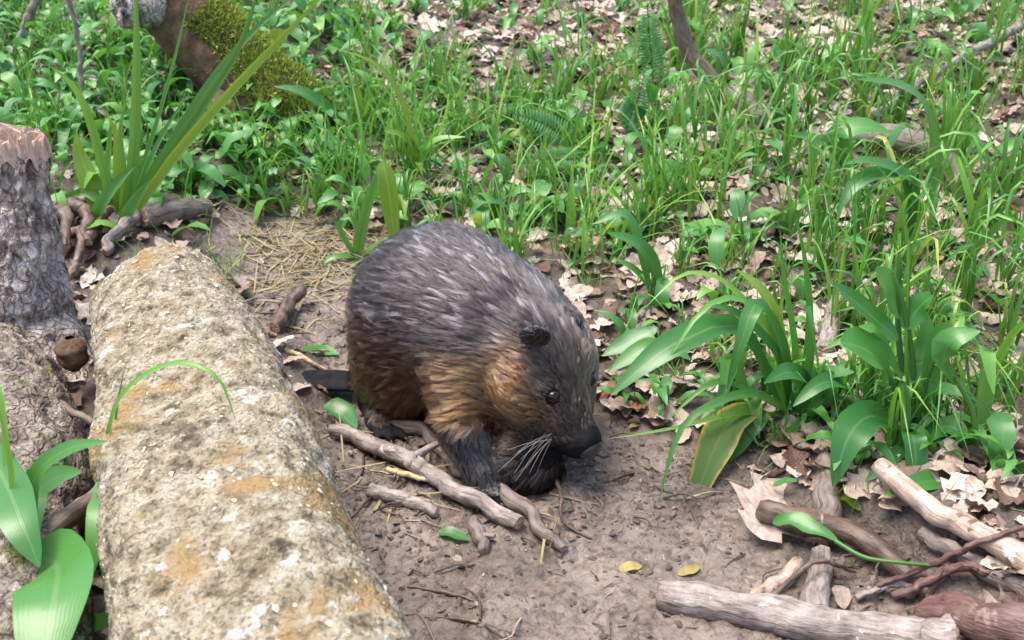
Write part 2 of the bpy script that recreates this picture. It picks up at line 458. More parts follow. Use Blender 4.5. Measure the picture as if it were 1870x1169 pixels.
LAST = {}
def tube_data(pts, radii, segs=10, rings=24, rough=.08, bark=0.0, freq=30, seed=0, cap=True, stretch=.35, lumps=0.0, wob=0.0, square=None):
    P = spline(pts, rings)
    r = np.interp(np.linspace(0, 1, rings), np.linspace(0, 1, len(radii)), radii)
    if wob:
        tl = np.linspace(0, 1, rings)*np.linalg.norm(P[-1]-P[0])/max(r.mean(), .002)
        P = P + wob*r.mean()*np.stack([noise2(tl*.28 + seed*3.3, tl*0 + k_*5.1, seed + k_) + .5*noise2(tl*.8, tl*0 + k_*2.7 + seed, seed + 7) for k_ in range(3)], 1)*np.array((1, 1, .6))
        r = r*(1 - .10*np.exp(-(np.arange(rings)/1.0)**2) - .10*np.exp(-(np.arange(rings)[::-1]/1.2)**2))
    T, S, U = frames(P)
    a = np.linspace(0, 2*math.pi, segs, endpoint=False)
    ca, sa = np.cos(a)[None, :, None], np.sin(a)[None, :, None]
    nrm = S[:, None]*ca + U[:, None]*sa
    V = P[:, None] + nrm * r[:, None, None]
    if square:
        pw, ph = square
        sq = (np.abs(np.cos(a+ph))**pw + np.abs(np.sin(a+ph))**pw)**(-1/pw)
        V = P[:, None] + nrm * r[:, None, None] * (sq/sq.mean())[None, :, None]
    L = np.concatenate([[0], np.cumsum(np.linalg.norm(np.diff(P, axis=0), axis=1))])
    AL = np.broadcast_to(L[:, None], V.shape[:2])
    cx, cy = nrm[..., 0]*0 + np.cos(a)[None, :], nrm[..., 0]*0 + np.sin(a)[None, :]
    rr = r[:, None]
    d = rough * rr * noise3(cx*1.3 + seed*7.3, cy*1.3, AL/ max(r.mean(), .003) * .5, seed)
    d += rough*.5 * rr * noise3(cx*3 + seed*3.1, cy*3, AL/ max(r.mean(), .003) * 1.3, seed+5)
    if lumps:
        d += lumps * np.maximum(0, noise3(cx*1.2, cy*1.2, AL*6 + seed, seed+9)-.2)
    if bark:
        n1 = noise3(cx*rr*freq + seed, cy*rr*freq, AL*freq*stretch, seed+1)
        n2 = noise3(cx*rr*freq*2.3, cy*rr*freq*2.3 + seed, AL*freq*stretch*2.5, seed+2)
        n3 = noise3(cx*rr*freq*5, cy*rr*freq*5 + seed, AL*freq*stretch*6, seed+3)
        d += bark * (0.8*(1 - 2.2*np.abs(n1)) + .5*(1 - 2*np.abs(n2)) + .35*n3)
    V = V + nrm * d[..., None]
    LAST['co'] = np.stack([cx*rr, cy*rr, AL*.16], -1).reshape(-1, 3)
    i = np.arange(rings*segs).reshape(rings, segs)
    j = np.roll(i, -1, axis=1)
    Fc = np.stack([i[:-1], j[:-1], j[1:], i[1:]], -1).reshape(-1, 4)
    return V, Fc, P, T, nrm

def end_cap(V_ring, inward, seed, ragged=.15):
    """a rough closed end: the rim, an inner ring and a middle"""
    n = len(V_ring); c = V_ring.mean(0); rad = np.linalg.norm(V_ring - c, axis=1).mean()
    rs = np.random.RandomState(seed)
    vs_, fs = [*V_ring], []
    prev = list(range(n))
    for k, f in enumerate((.7, .35)):
        cur = []
        for q in range(n):
            vs_.append(c + (V_ring[q]-c)*f + inward*(rs.rand()-.55)*rad*ragged*2); cur.append(len(vs_)-1)
        for q in range(n):
            fs.append((prev[q], prev[(q+1) % n], cur[(q+1) % n], cur[q]))
        prev = cur
    vs_.append(c + inward*(rs.rand()-.5)*rad*ragged); m = len(vs_)-1
    for q in range(n): fs.append((prev[q], prev[(q+1) % n], m))
    return np.array(vs_), fs

def stick(name, label, pts, radii, mat, group=None, cat='stick', segs=14, rings=44, rough=.22, bark=0.0011, freq=110, seed=1, capmat=None, side=None, lumps=0.0):
    """a stick, branch or log: bark, two end faces, and any side stubs as parts"""
    P0 = Vector(pts[0])
    loc = [np.array(p) - np.array(P0) for p in pts]
    t = thing(name, label, cat, P0, group)
    bark = min(bark, .12*max(radii)); rings = max(rings, 44)
    V, Fc, P, T, nr = tube_data(loc, radii, segs, rings, rough, bark, freq, seed, lumps=lumps*.5, wob=.38 if max(radii) > .017 else .5)
    mesh_obj('bark', V.reshape(-1, 3), Fc, mat, t, vco=LAST['co'])
    for e, sgn in ((0, -1), (-1, 1)):
        cv, cf = end_cap(V[e]*1.0, T[e]*sgn, seed + e + 3)
        if sgn < 0: cf = [f[::-1] for f in cf]
        mesh_obj('cut_end', cv + T[e]*sgn*.0004, cf, capmat or M['cut'], t, smooth_sh=False)
    for (s, dirv, ln, rd) in (side or []):
        k = int(s*(rings-1)); b0 = P[k]
        V2, F2, _, T2, _ = tube_data([b0, b0 + np.array(dirv)*ln*.5 + np.array((0, 0, .1*rd)), b0 + np.array(dirv)*ln], [rd, rd*.85, rd*.6], 8, 8, .15, 0, 60, seed+4)
        cv, cf = end_cap(V2[-1], T2[-1], seed+8)
        n0 = V2.size//3
        mesh_obj('side_stub', np.vstack([V2.reshape(-1, 3), cv]), F2.tolist() + [tuple(q+n0 for q in f) for f in cf], mat, t, vco=np.vstack([LAST['co'], cv*.3]))
    return t

def gpath(pts, up, lift=0.0):
    """ground points under photo places, raised by the radius"""
    out = []
    for p in pts:
        v = G(p[0], p[1], 0.0)
        e = p[2] if len(p) > 2 else 0.0
        out.append((v.x, v.y, H(v.x, v.y) + up*.55 + e))
    return out

def px_r(w, pts):
    v = G(*pts[len(pts)//2][:2]); return .5*w*depth_of(v)/F_PX

# --- the big lichen-covered log
LA = [(-.622, 1.79, .155), (-.535, 1.58, .165), (-.40, 1.24, .175), (-.262, .878, .185), (-.11, .50, .19)]
la0 = np.array(LA[0])
t = thing('fallen_log', 'thick fallen log with pale yellow lichen-speckled bark beside the beaver', 'log', LA[0])
V, Fc, Pc, T, nr = tube_data([np.array(p)-la0 for p in LA], [.120, .134, .139, .141, .143, .146, .15, .152, .155], 170, 380, .09, .0050, 46, 3, stretch=.6, lumps=.014, square=(3.4, .25))
fl = mesh_obj('bark', V.reshape(-1, 3), Fc, M['bark_yellow'], t)
cv, cf = end_cap(V[0][::3], -T[0], 5, .22); mesh_obj('cut_end', cv - T[0]*.001, [f[::-1] for f in cf], M['bark_yellow'], t)
cv, cf = end_cap(V[-1][::3], T[-1], 6, .12); mesh_obj('cut_end', cv + T[-1]*.001, cf, M['cut'], t)
# loose bark flakes and lichen scabs that stand proud of the log
rs = np.random.RandomState(4)
vv, ff = [], []
for k in range(1500):
    i, j = rs.randint(4, 370), rs.randint(0, 170)
    n = nr[i, j]
    if n[2] < -.1: continue
    c = V[i, j]; tt = T[i]; ss = np.cross(n, tt)
    r0 = .0010 + .0036*rs.rand()**2.5
    q = len(vv); m = 7
    for a in range(m):
        an = a/m*6.283; rr = r0*(.35+1.0*rs.rand())
        vv.append(c + tt*math.cos(an)*rr*1.3 + ss*math.sin(an)*rr + n*(.0005))
    vv.append(c + n*(.0006 + .002*rs.rand()))
    ff += [(q+a, q+(a+1) % m, q+m) for a in range(m)]
fk = mesh_obj('lichen_scabs', np.array(vv), ff, m_plain('lichen', (.52, .47, .36), .85, .7, 45), t)
tag(fk, kind='stuff')

# --- the broken grey stump and the lower log against it
sb = G(45, 660); sy = sb.y + .06
top = Q(38, 272, sy + .03)
SB = [(sb.x - .05, sy, H(sb.x, sy) - .04), (sb.x - .035, sy + .01, .14), tuple(Q(36, 430, sy + .02)), tuple(Q(38, 340, sy + .03)), tuple(top)]
s0 = np.array(SB[0])
t = thing('broken_stump', 'grey-barked broken stump with splintered pinkish top behind the pale log', 'stump', SB[0])
V, Fc, Pc, T, nr = tube_data([np.array(p)-s0 for p in SB], [.135, .110, .085, .066, .050, .045, .043], 110, 190, .12, .0065, 42, 8, stretch=.4, lumps=.01)
mesh_obj('bark', V.reshape(-1, 3), Fc, M['bark_grey'], t)
rim = V[-1]; cen = rim.mean(0); rs = np.random.RandomState(9)
vv, ff = [], []
for ring, (f, dz) in enumerate(((1.02, -.004), (.97, .018), (.8, .026), (.45, .018))):
    for q in range(90):
        jag = .026*noise2(np.array([q*.55]), np.array([ring*3.3]), 77)[0]
        vv.append(cen + (rim[q]-cen)*(f if ring else 1.03) + np.array((0, 0, dz + (jag if ring else -.010 + .020*noise2(np.array([q*.33]), np.array([1.7]), 78)[0]))))
n = 90
for ring in range(3):
    for q in range(n):
        a, b = ring*n+q, ring*n+(q+1) % n
        ff.append((a, b, b+n, a+n))
vv.append(cen + np.array((0, 0, .012))); ff += [(3*n+q, 3*n+(q+1) % n, 4*n) for q in range(n)]
mesh_obj('splintered_top', np.array(vv), ff, M['wood_pale'], t, smooth_sh=False)
for k, (px, py, ang) in enumerate(((95, 600, -.2), (60, 640, .9), (0, 650, 2.6))):
    p = G(px, py); d = np.array((math.cos(ang), -.9, 0)); d /= np.linalg.norm(d)
    b0 = np.array((sb.x, sy, .10)) - s0
    V2, F2, *_ = tube_data([b0, b0 + d*.11 + np.array((0, 0, -.03)), b0 + d*.23 + np.array((0, 0, -.10))], [.08, .05, .022], 26, 30, .12, .003, 50, 20+k)
    mesh_obj('root', V2.reshape(-1, 3), F2, M['bark_grey'], t)
LC = [(-1.0, 1.80, .05), (-.86, 1.55, .07), (-.72, 1.20, .075), (-.60, .95, .075), (-.50, .70, .07)]
l0 = np.array(LC[0])
t = thing('rotting_log', 'low flaking log with mossy patches lying alongside the pale lichen log', 'log', LC[0])
V, Fc, Pc, T, nr = tube_data([np.array(p)-l0 for p in LC], [.115, .125, .115, .115, .12], 110, 260, .12, .0075, 46, 14, stretch=.5, lumps=.012)
mesh_obj('bark', V.reshape(-1, 3), Fc, M['bark_low'], t)
cv, cf = end_cap(V[-1][::2], T[-1], 6, .15); mesh_obj('cut_end', cv + T[-1]*.001, cf, M['cut'], t)
# brown burr on the side of the lower log
bp = Q(133, 648, 1.66)
V2, F2, _, T2, n2 = tube_data([np.array((0, 0, -.03)), np.array((0, 0, -.008)), np.array((.0, 0, .014)), np.array((0, 0, .034))], [.006, .026, .027, .006], 18, 14, .25, .002, 90, 31)
o = mesh_obj('burr', V2.reshape(-1, 3), F2, M['bark_brown'], None); o.location = bp
tag(o, 'round brown burr wedged between the grey stump and pale log', 'burr')

# --- the mossy leaning trunk
mb = G(600, 225)
my = mb.y
MD = [(mb.x - .02, my - .02, H(mb.x, my) - .05), tuple(Q(520, 200, my + .03)), tuple(Q(455, 146, my + .08)), tuple(Q(390, 82, my + .10)), tuple(Q(322, 12, my + .12)), tuple(Q(250, -58, my + .14))]
m0 = np.array(MD[0])
t = thing('mossy_trunk', 'leaning brown trunk with yellow-green moss on its upper side', 'log', MD[0])
rD = .5*138*depth_of(Vector(MD[2]))/F_PX
V, Fc, Pc, T, nr = tube_data([np.array(p)-m0 for p in MD], [rD*.85, rD*1.0, rD*1.02, rD, rD*.95, rD*.85], 60, 110, .10, .004, 40, 17)
mesh_obj('bark', V.reshape(-1, 3), Fc, M['bark_brown'], t)
cv, cf = end_cap(V[-1][::2], T[-1], 6, .3); mesh_obj('cut_end', cv + T[-1]*.001, cf, M['bark_grey'], t, smooth_sh=False)
rs = np.random.RandomState(5)
K = 42000
ii, jj = rs.randint(0, 78, K), rs.randint(0, 60, K)
n = nr[ii, jj]; side = n[:, 0]*.55 + n[:, 2]*.9
keep = side + .35*noise2(ii*.13, jj*.3, 3) + .2*(1 - ii/78.) > .22
ii, jj, n = ii[keep], jj[keep], n[keep]
c = V[ii, jj] + rs.randn(len(ii), 3)*.004
dv = unit(n + rs.randn(len(ii), 3)*.7 + np.array((0, 0, .3)))*(.006 + .016*rs.rand(len(ii), 1))
sv = unit(np.cross(dv, rs.randn(len(ii), 3)))*(.0016 + .0016*rs.rand(len(ii), 1))
mv = np.stack([c-sv, c+sv, c+dv], 1).reshape(-1, 3)
mo = mesh_obj('moss', mv, np.arange(len(mv)).reshape(-1, 3), m_deadleaf('moss_sprig', [(0, (.12, .17, .022)), (.4, (.27, .36, .045)), (.8, (.44, .52, .08)), (1, (.60, .60, .15))], .8), t,
              uv=np.zeros((len(mv), 2)), attrs={'rnd': np.repeat(rs.rand(len(ii)), 3)}, smooth_sh=False)
tag(mo, kind='stuff')
kn = [np.array(Q(a_, b_, my + d_)) - m0 for a_, b_, d_ in ((310, -8, .1), (265, 8, .04), (214, 14, 0))]
V2, F2, _, T2, _ = tube_data(kn, [.075, .06, .055], 20, 14, .15, .003, 50, 29)
mesh_obj('knot', V2.reshape(-1, 3), F2, M['bark_grey'], t)
cv, cf = end_cap(V2[-1], T2[-1], 4, .25); mesh_obj('cut_end', cv + T2[-1]*.001, cf, M['bark_grey'], t, smooth_sh=False)
bt = np.array(Q(415, 150, my + .06)) - m0; bb = np.array(G(412, 262)) - m0; bb[2] -= .03
V2, F2, *_ = tube_data([bt, (bt+bb)/2 + np.array((-.006, 0, 0)), bb], [.05, .036, .040], 20, 26, .14, .003, 60, 23)
mesh_obj('branch_stub', V2.reshape(-1, 3), F2, m_bark('stub_bark', [(.3, (.07, .05, .018)), (.55, (.20, .145, .05)), (.75, (.30, .23, .09))], 24, (1, 1, 1), (.20, .22, .05), 24, .56), t)

# --- the bent sapling
sp = G(1318, 185)
SP = [(sp.x + .01, sp.y, sp.z - .03), tuple(Q(1300, 148, sp.y)), tuple(Q(1262, 100, sp.y + .02)), tuple(Q(1240, 40, sp.y + .03)), tuple(Q(1231, -30, sp.y + .03)), tuple(Q(1240, -180, sp.y + .05)), tuple(Q(1225, -360, sp.y + .06))]
p0 = np.array(SP[0])
t = thing('sapling', 'thin bent brown sapling stem rising from the grass', 'sapling', SP[0])
V, Fc, Pc, T, nr = tube_data([np.array(p)-p0 for p in SP], [.027, .024, .023, .021, .019, .016, .012], 16, 70, .12, .001, 70, 4)
mesh_obj('trunk', V.reshape(-1, 3), Fc, M['stick_brown'], t, vco=LAST['co'])
for k, (s, dx, dz) in enumerate(((.78, .3, .25), (.88, -.25, .3), (.97, .1, .3))):
    b0 = Pc[int(s*69)]
    V2, F2, *_ = tube_data([b0, b0 + np.array((dx*.5, .03, dz*.6)), b0 + np.array((dx, .05, dz))], [.008, .006, .002], 8, 12, .1, 0, 60, k)
    mesh_obj('twig', V2.reshape(-1, 3), F2, M['stick_brown'], t, vco=LAST['co'])

# ------------------------------------------------------------------ sticks lying about
def gstick(name, label, pts, w, mat, w2=None, **kw):
    r = px_r(w, pts); r2 = px_r(w2, pts) if w2 else r*.85
    rad = [r*.92, r, (r+r2)/2, r2]
    return stick(name, label, gpath(pts, r), rad, M[mat], **kw)

gstick('bare_stick', 'dark brown gnawed stick resting on two stubs with a green leaf on it', [(1388, 968, .03), (1440, 985, .03), (1530, 1006, .028), (1610, 1045, .016), (1695, 1088, .004)], 46, 'stick_dark', 32, seed=3, rings=40, segs=14, rough=.2)
gstick('branch', 'thick grey branch with pale bark lying half in the mud', [(1200, 1096), (1330, 1122), (1480, 1150), (1640, 1172), (1760, 1190)], 66, 'stick_grey', 74, seed=5, rings=60, segs=18, rough=.18, bark=.0018, freq=70, lumps=.006)
gstick('birch_stick', 'peeled white birch stick pointing at the leafy plant', [(1592, 897, .035), (1700, 965, .024), (1790, 1012, .02), (1890, 1060, .02)], 42, 'stick_birch', 46, seed=6, rings=50, segs=14, rough=.16, bark=.0008, freq=120)
gstick('stick', 'grey muddy stick lying underneath the peeled birch stick', [(1690, 985), (1780, 1035), (1900, 1105)], 34, 'stick_mud', 34, seed=7, rings=24)
gstick('stick', 'short thick grey stub under the dark gnawed stick', [(1492, 1022), (1490, 1075), (1484, 1128)], 44, 'stick_grey', 48, seed=8, rings=24, segs=14)
gstick('stick', 'short pale whitish stick slanting under the dark gnawed stick', [(1455, 1030), (1410, 1072), (1362, 1118)], 30, 'stick_birch', 26, seed=9, rings=20)
gstick('branch', 'mud-coated grey branch running from the big dry leaf under the plants', [(1497, 1000), (1502, 930), (1510, 840, -.01)], 54, 'stick_mud', 46, seed=10, rings=50, segs=14, lumps=.006)
gstick('stick', 'short grey stub standing beside the rusty curled leaf', [(1512, 650, 0), (1514, 615, .02), (1516, 588, .04)], 34, 'stick_grey', 30, seed=45)
gstick('log', 'reddish brown log with peeling bark beside the thick grey branch', [(1680, 1140, .005), (1780, 1158, .006), (1900, 1175, .006)], 74, 'stick_red', 80, seed=11, rings=40, segs=20, rough=.2, bark=.002, freq=60, cat='log')
gstick('twig', 'thin reddish twig crossing in front of the birch stick', [(1600, 1088, .015), (1700, 1062, .03), (1790, 1035, .045), (1900, 1010, .05)], 12, 'stick_red', 9, seed=12, rings=24, cat='twig')
gstick('twig', 'thin brown twig leaning on the short grey stub', [(1395, 1108, .004), (1480, 1075, .045), (1560, 1055, .01)], 9, 'stick_brown', 7, seed=13, cat='twig')
gstick('twig', 'knotted brown root-like twig between the dark stick and reddish log', [(1630, 1105, .01), (1700, 1082, .02), (1755, 1068, .03), (1800, 1075, .02)], 18, 'stick_red', 12, seed=14, rings=30, rough=.4, cat='twig')
gstick('twig', 'pale crooked twig lying before the dark gnawed stick tip', [(1560, 1100, .006), (1620, 1082, .01), (1690, 1092, .01)], 13, 'stick_grey', 10, seed=15, cat='twig')
gstick('stick', 'brown stick poking out of the soil behind the leafy plant', [(1775, 775, .02), (1820, 810, .012), (1900, 840, .006)], 24, 'stick_brown', 22, seed=16)
gstick('branch', 'long pale thin branch lying across the rusty leaves', [(1590, 232, .02), (1680, 172, .03), (1790, 118, .05), (1900, 60, .06)], 15, 'stick_grey', 18, seed=17, rings=40)
gstick('root', 'pinkish grey root arching over a dark hollow in the grass', [(1560, 270, .0), (1620, 292, .05), (1690, 325, .06), (1760, 380, .02)], 44, 'stick_mud', 40, seed=18, rings=40, segs=14, lumps=.01, cat='root')
gstick('log', 'short greyish log piece at the foot of the bent sapling', [(1325, 195, .01), (1370, 212, .01), (1420, 240, .005)], 44, 'stick_mud', 38, seed=19, rings=30, segs=14, cat='log')
gstick('twig', 'thin grey twig stretching from the sapling foot through the grass', [(1330, 160, .03), (1400, 195, .03), (1440, 220, .02)], 9, 'stick_brown', 6, seed=20, cat='twig')
gstick('twig', 'pale bent twig standing out of the grass near the arched leaf', [(1560, 160, .03), (1600, 180, .03), (1640, 190, .07), (1655, 185, .10)], 10, 'stick_grey', 7, seed=27, cat='twig')
# sticks by the beaver
gstick('stick', 'knobbly grey stick reaching from the pale log past the beaver paw', [(612, 800, .01), (720, 846, .012), (800, 890, .012), (940, 962, .004)], 30, 'stick_grey', 28, seed=21, rings=50, segs=14, rough=.25, lumps=.006, side=[(.42, (.8, .25, .35), .07, .008), (.9, (.6, -.5, .1), .03, .008)])
gstick('stick', 'grey brown stick between the hind foot and front paw of the beaver', [(690, 782, .004), (755, 792, .006), (815, 838, .006), (850, 880, 0)], 25, 'stick_mud', 19, seed=22, rings=40, segs=12, rough=.22)
gstick('stick', 'dark sided stick poking out from under the beaver chest', [(880, 878, 0), (955, 935, .006), (1025, 1012, 0)], 29, 'stick_mud', 20, seed=23, rings=36, segs=12, rough=.22)
gstick('stick', 'short grey twig half buried beside the knobbly stick', [(678, 903, 0), (740, 920, .003), (800, 945, 0)], 26, 'stick_grey', 18, seed=24)
gstick('stick', 'forked muddy stub below the knobbly stick', [(862, 958, 0), (872, 985, .004), (885, 1010, 0)], 26, 'stick_mud', 20, seed=25, side=[(.5, (.8, -.3, .2), .03, .006)])
gstick('splinter', 'pale yellow wood splinter leaning on the knobbly stick', [(708, 872, .014), (745, 882, .014), (790, 893, .012)], 10, 'straw', 7, seed=26, cat='splinter')
gstick('stick', 'short brown stub standing out of the mud by the pale log', [(500, 606, .0), (528, 580, .02), (552, 556, .035)], 26, 'stick_dark', 20, seed=28)
gstick('twig', 'thin dark twig lying across the mud, the upper of two', [(745, 1072), (830, 1088), (915, 1118)], 8, 'stick_dark', 5, seed=29, cat='twig')
gstick('twig', 'thin dark twig lying across the mud, the lower of two', [(775, 1128), (860, 1136), (940, 1160)], 8, 'stick_dark', 5, seed=30, cat='twig')
gstick('twig', 'thin dark bent twig under the beaver chin', [(1015, 890, .01), (1025, 930, .02), (1030, 965, .01), (1080, 985, 0)], 7, 'stick_dark', 5, seed=44, cat='twig')
gstick('straw', 'pale straw stalk lying in the mud beside the tail', [(520, 640), (565, 662), (605, 688)], 9, 'straw', 7, seed=31, cat='straw')
gstick('branch', 'pinkish fallen branch end behind the far tip of the pale log', [(262, 415, .01), (310, 405, .01), (380, 392, .005)], 40, 'stick_mud', 34, seed=35, rings=30, segs=14)
gstick('branch', 'short pale branch lying under the sedge clump', [(85, 395, .01), (130, 385, .01), (170, 378, .006)], 26, 'stick_grey', 24, seed=36)

def qstick(name, label, pts, w, mat, **kw):
    P = [Q(*p) for p in pts]
    r = .5*w*depth_of(P[0])/F_PX
    return stick(name, label, [tuple(p) for p in P], [r, r, r*.9, r*.8], M[mat], **kw)
qstick('twig', 'thin brown twig slanting down across the rotting log', [(-40, 640, 1.70), (20, 680, 1.62), (95, 730, 1.50), (190, 782, 1.42)], 13, 'stick_brown', seed=32, rings=30, cat='twig')
qstick('branch', 'smooth brown branch wedged between the pale log and rotting log', [(-30, 1040, 1.09), (40, 1005, 1.12), (110, 955, 1.17), (215, 872, 1.26)], 44, 'stick_brown', seed=33, rings=40, segs=14, rough=.1)
gstick('stick', 'pale stick with a dark end lying behind the far tip of the log', [(262, 402, .03), (225, 440, .02), (192, 474, .01)], 22, 'stick_grey', 18, seed=34)
qstick('twig', 'pale twig leaning out of the greenery beyond the stump', [(80, -60, G(22, 108).y), (50, 40, G(22, 108).y), (20, 112, G(22, 108).y)], 16, 'stick_grey', seed=37, cat='twig')
qstick('twig', 'thin pale upright twig standing in the greenery behind the sedge', [(118, -40, G(152, 225).y), (140, 60, G(152, 225).y), (148, 130, G(152, 225).y), (152, 230, G(152, 225).y)], 9, 'stick_grey', seed=38, rings=30, cat='twig')
# dark roots tangled at the foot of the stump
for k, pts in enumerate([[(98, 400), (130, 430), (125, 480)], [(140, 405), (165, 430), (150, 500)], [(110, 470), (140, 450), (185, 430)], [(165, 470), (180, 430), (215, 415)], [(120, 540), (150, 500), (150, 450)]]):
    gstick('root', ['thickest', 'second thickest', 'third thickest', 'fourth thickest', 'thinnest'][k] + ' of the dark tangled roots at the foot of the stump', [(a, b, .02 + .02*((k*7 + i*3) % 4)/3) for i, (a, b) in enumerate(pts)], 26 - 3*k, 'stick_dark', 12, seed=50+k, rings=24, rough=.35, cat='root', group='dark roots at the foot of the grey stump')

# ------------------------------------------------------------------ leaves
def leaf_data(P, w, prof='leaf', fold=.18, hint=(0, -.45, .9), wave=0.0, seed=0, n=10, twist=0.0):
    """a leaf blade along the curve P: three points across, creased at the midrib"""
    C_ = spline(P, n)
    t = np.linspace(0, 1, n)
    T = unit(np.gradient(C_, axis=0))
    hv = np.array(hint, float)
    S = unit(np.cross(T, hv)); Nn = np.cross(S, T)
    if twist:
        a = twist*t[:, None]; S, Nn = S*np.cos(a) + Nn*np.sin(a), Nn*np.cos(a) - S*np.sin(a)
    if prof == 'leaf': pr = np.sin(np.pi*np.clip(t*.97+.02, 0, 1)**.85)**.75
    elif prof == 'oval': pr = np.sin(np.pi*np.clip(t*.98+.01, 0, 1)**.95)**.5
    elif prof == 'droplet': pr = np.sin(np.pi*np.clip(t*.98+.01, 0, 1)**.6)**.8
    else: pr = np.clip(1.02 - t**2.2, .03, 1)*(.65 + .35*smooth(0, .2, t))
    rs = np.random.RandomState(seed)
    ph = rs.rand(2)*6
    e1 = (pr*w*.5*(1 + wave*np.sin(t*14+ph[0])))[:, None]; e2 = (pr*w*.5*(1 + wave*np.sin(t*15+ph[1])))[:, None]
    lift = (fold*pr*w)[:, None]*Nn
    wv = (wave*w*.5*pr)[:, None]*Nn
    A = C_ - S*e1 + lift + wv*np.sin(t*9+ph[0])[:, None]
    B = C_ + S*e2 + lift + wv*np.sin(t*10+ph[1])[:, None]
    V = np.stack([A, C_, B], 1).reshape(-1, 3)
    i = np.arange(3*n).reshape(n, 3)
    Fc = np.concatenate([np.stack([i[:-1, k], i[:-1, k+1], i[1:, k+1], i[1:, k]], -1) for k in (0, 1)])
    uv = np.stack([np.tile([0, .5, 1], n), np.repeat(t, 3)], 1)
    return V, Fc, uv

def px_leaf(plant, pts, y0, w, mat='broad', prof='leaf', name='leaf', **kw):
    o = np.array(plant.location)
    P = [np.array(Q(a, b, y0 + d)) - o for a, b, d in pts]
    wm = w*depth_of(Vector(P[len(P)//2] + o))/F_PX
    V, Fc, uv = leaf_data(P, wm, prof, **kw)
    return mesh_obj(name, V, Fc, M[mat], plant, uv=uv)

def px_stem(plant, pts, y0, w, mat, name='stem', w2=None):
    o = np.array(plant.location)
    P = [np.array(Q(a, b, y0 + d)) - o for a, b, d in pts]
    r = .5*w*depth_of(Vector(P[0] + o))/F_PX
    V, Fc, *_ = tube_data(P, [r, r*.9, r*.7], 6, 14, .05)
    n = len(V.reshape(-1, 3))
    return mesh_obj(name, V.reshape(-1, 3), Fc, M[mat], plant, uv=np.tile([.3, .5], (n, 1)))

# --- sedge clump behind the logs
b = G(225, 402)
sg = thing('sedge_clump', 'clump of long strap-like sedge blades rising behind the logs', 'sedge', b)
y = b.y
for pts, w, m in [
    ([(212, 400, 0), (188, 300, -.02), (158, 200, -.05), (128, 150, -.10), (92, 122, -.16)], 19, 'sedge'),
    ([(228, 400, 0), (244, 300, 0), (250, 180, -.03), (250, 60, -.08), (246, -60, -.14)], 23, 'sedge'),
    ([(210, 410, 0), (290, 300, .02), (385, 150, .05), (470, 50, .08), (560, -25, .12)], 19, 'sedge'),
    ([(235, 400, 0), (305, 290, 0), (380, 180, -.02), (440, 80, -.04), (478, -40, -.08)], 21, 'sedge'),
    ([(240, 400, -.02), (320, 285, -.05), (430, 160, -.10), (520, 65, -.16), (600, -20, -.2)], 20, 'lime'),
    ([(225, 400, .02), (275, 260, .04), (318, 110, .06), (348, -20, .08)], 9, 'sedge'),
    ([(160, 425, -.03), (190, 365, -.05), (222, 325, -.04), (246, 305, -.03)], 24, 'herb'),
    ([(222, 412, -.04), (248, 365, -.07), (276, 326, -.08)], 24, 'herb'),
    ([(210, 395, 0), (160, 352, .02), (120, 362, .04), (75, 382, .06)], 16, 'sedge'),
    ([(195, 400, .02), (165, 330, .04), (146, 280, .06), (140, 240, .06)], 40, 'lime'),
    ([(205, 400, .01), (196, 330, .02), (200, 260, .03), (206, 205, .03)], 15, 'sedge'),
    ([(212, 400, .02), (214, 320, .03), (212, 250, .03), (196, 205, .02)], 16, 'lime'),
    ([(230, 400, .02), (262, 320, .05), (300, 240, .09), (352, 160, .12)], 12, 'sedge'),
    ([(220, 400, 0), (228, 330, -.02), (220, 240, -.02), (232, 180, -.02)], 13, 'sedge')]:
    px_leaf(sg, pts, y, w, m, 'blade', 'blade', fold=.22, n=14, hint=(.1, -.9, .35))

# --- folded sedge behind the beaver
b = G(690, 462)
t = thing('folded_sedge', 'sedge tuft with one tall blade folded over just behind the beaver', 'sedge', b)
px_leaf(t, [(652, 468, 0), (662, 410, 0), (680, 345, 0), (697, 298, 0)], b.y, 24, 'sedge', 'blade', 'blade', fold=.2, hint=(0, -1, .2), n=8)
px_leaf(t, [(697, 296, .005), (705, 320, -.01), (714, 380, -.02), (722, 450, -.03)], b.y, 34, 'lime', 'oval', 'blade', fold=.2, hint=(0, -1, .2), n=8)
for pts, w in [([(650, 470, 0), (630, 440, -.01), (618, 405, -.02), (640, 400, -.03), (650, 430, -.04)], 12), ([(660, 470, 0), (690, 445, -.02), (740, 422, -.04)], 12), ([(655, 470, 0), (610, 470, -.03), (570, 500, -.05)], 14), ([(660, 470, 0), (640, 490, -.04), (600, 530, -.08)], 12),
               ([(660, 465, 0), (690, 495, -.03), (730, 520, -.05)], 11), ([(655, 470, 0), (690, 470, -.03), (712, 500, -.08), (700, 530, -.12)], 10)]:
    px_leaf(t, pts, b.y, w, 'sedge', 'blade', 'blade', n=8)

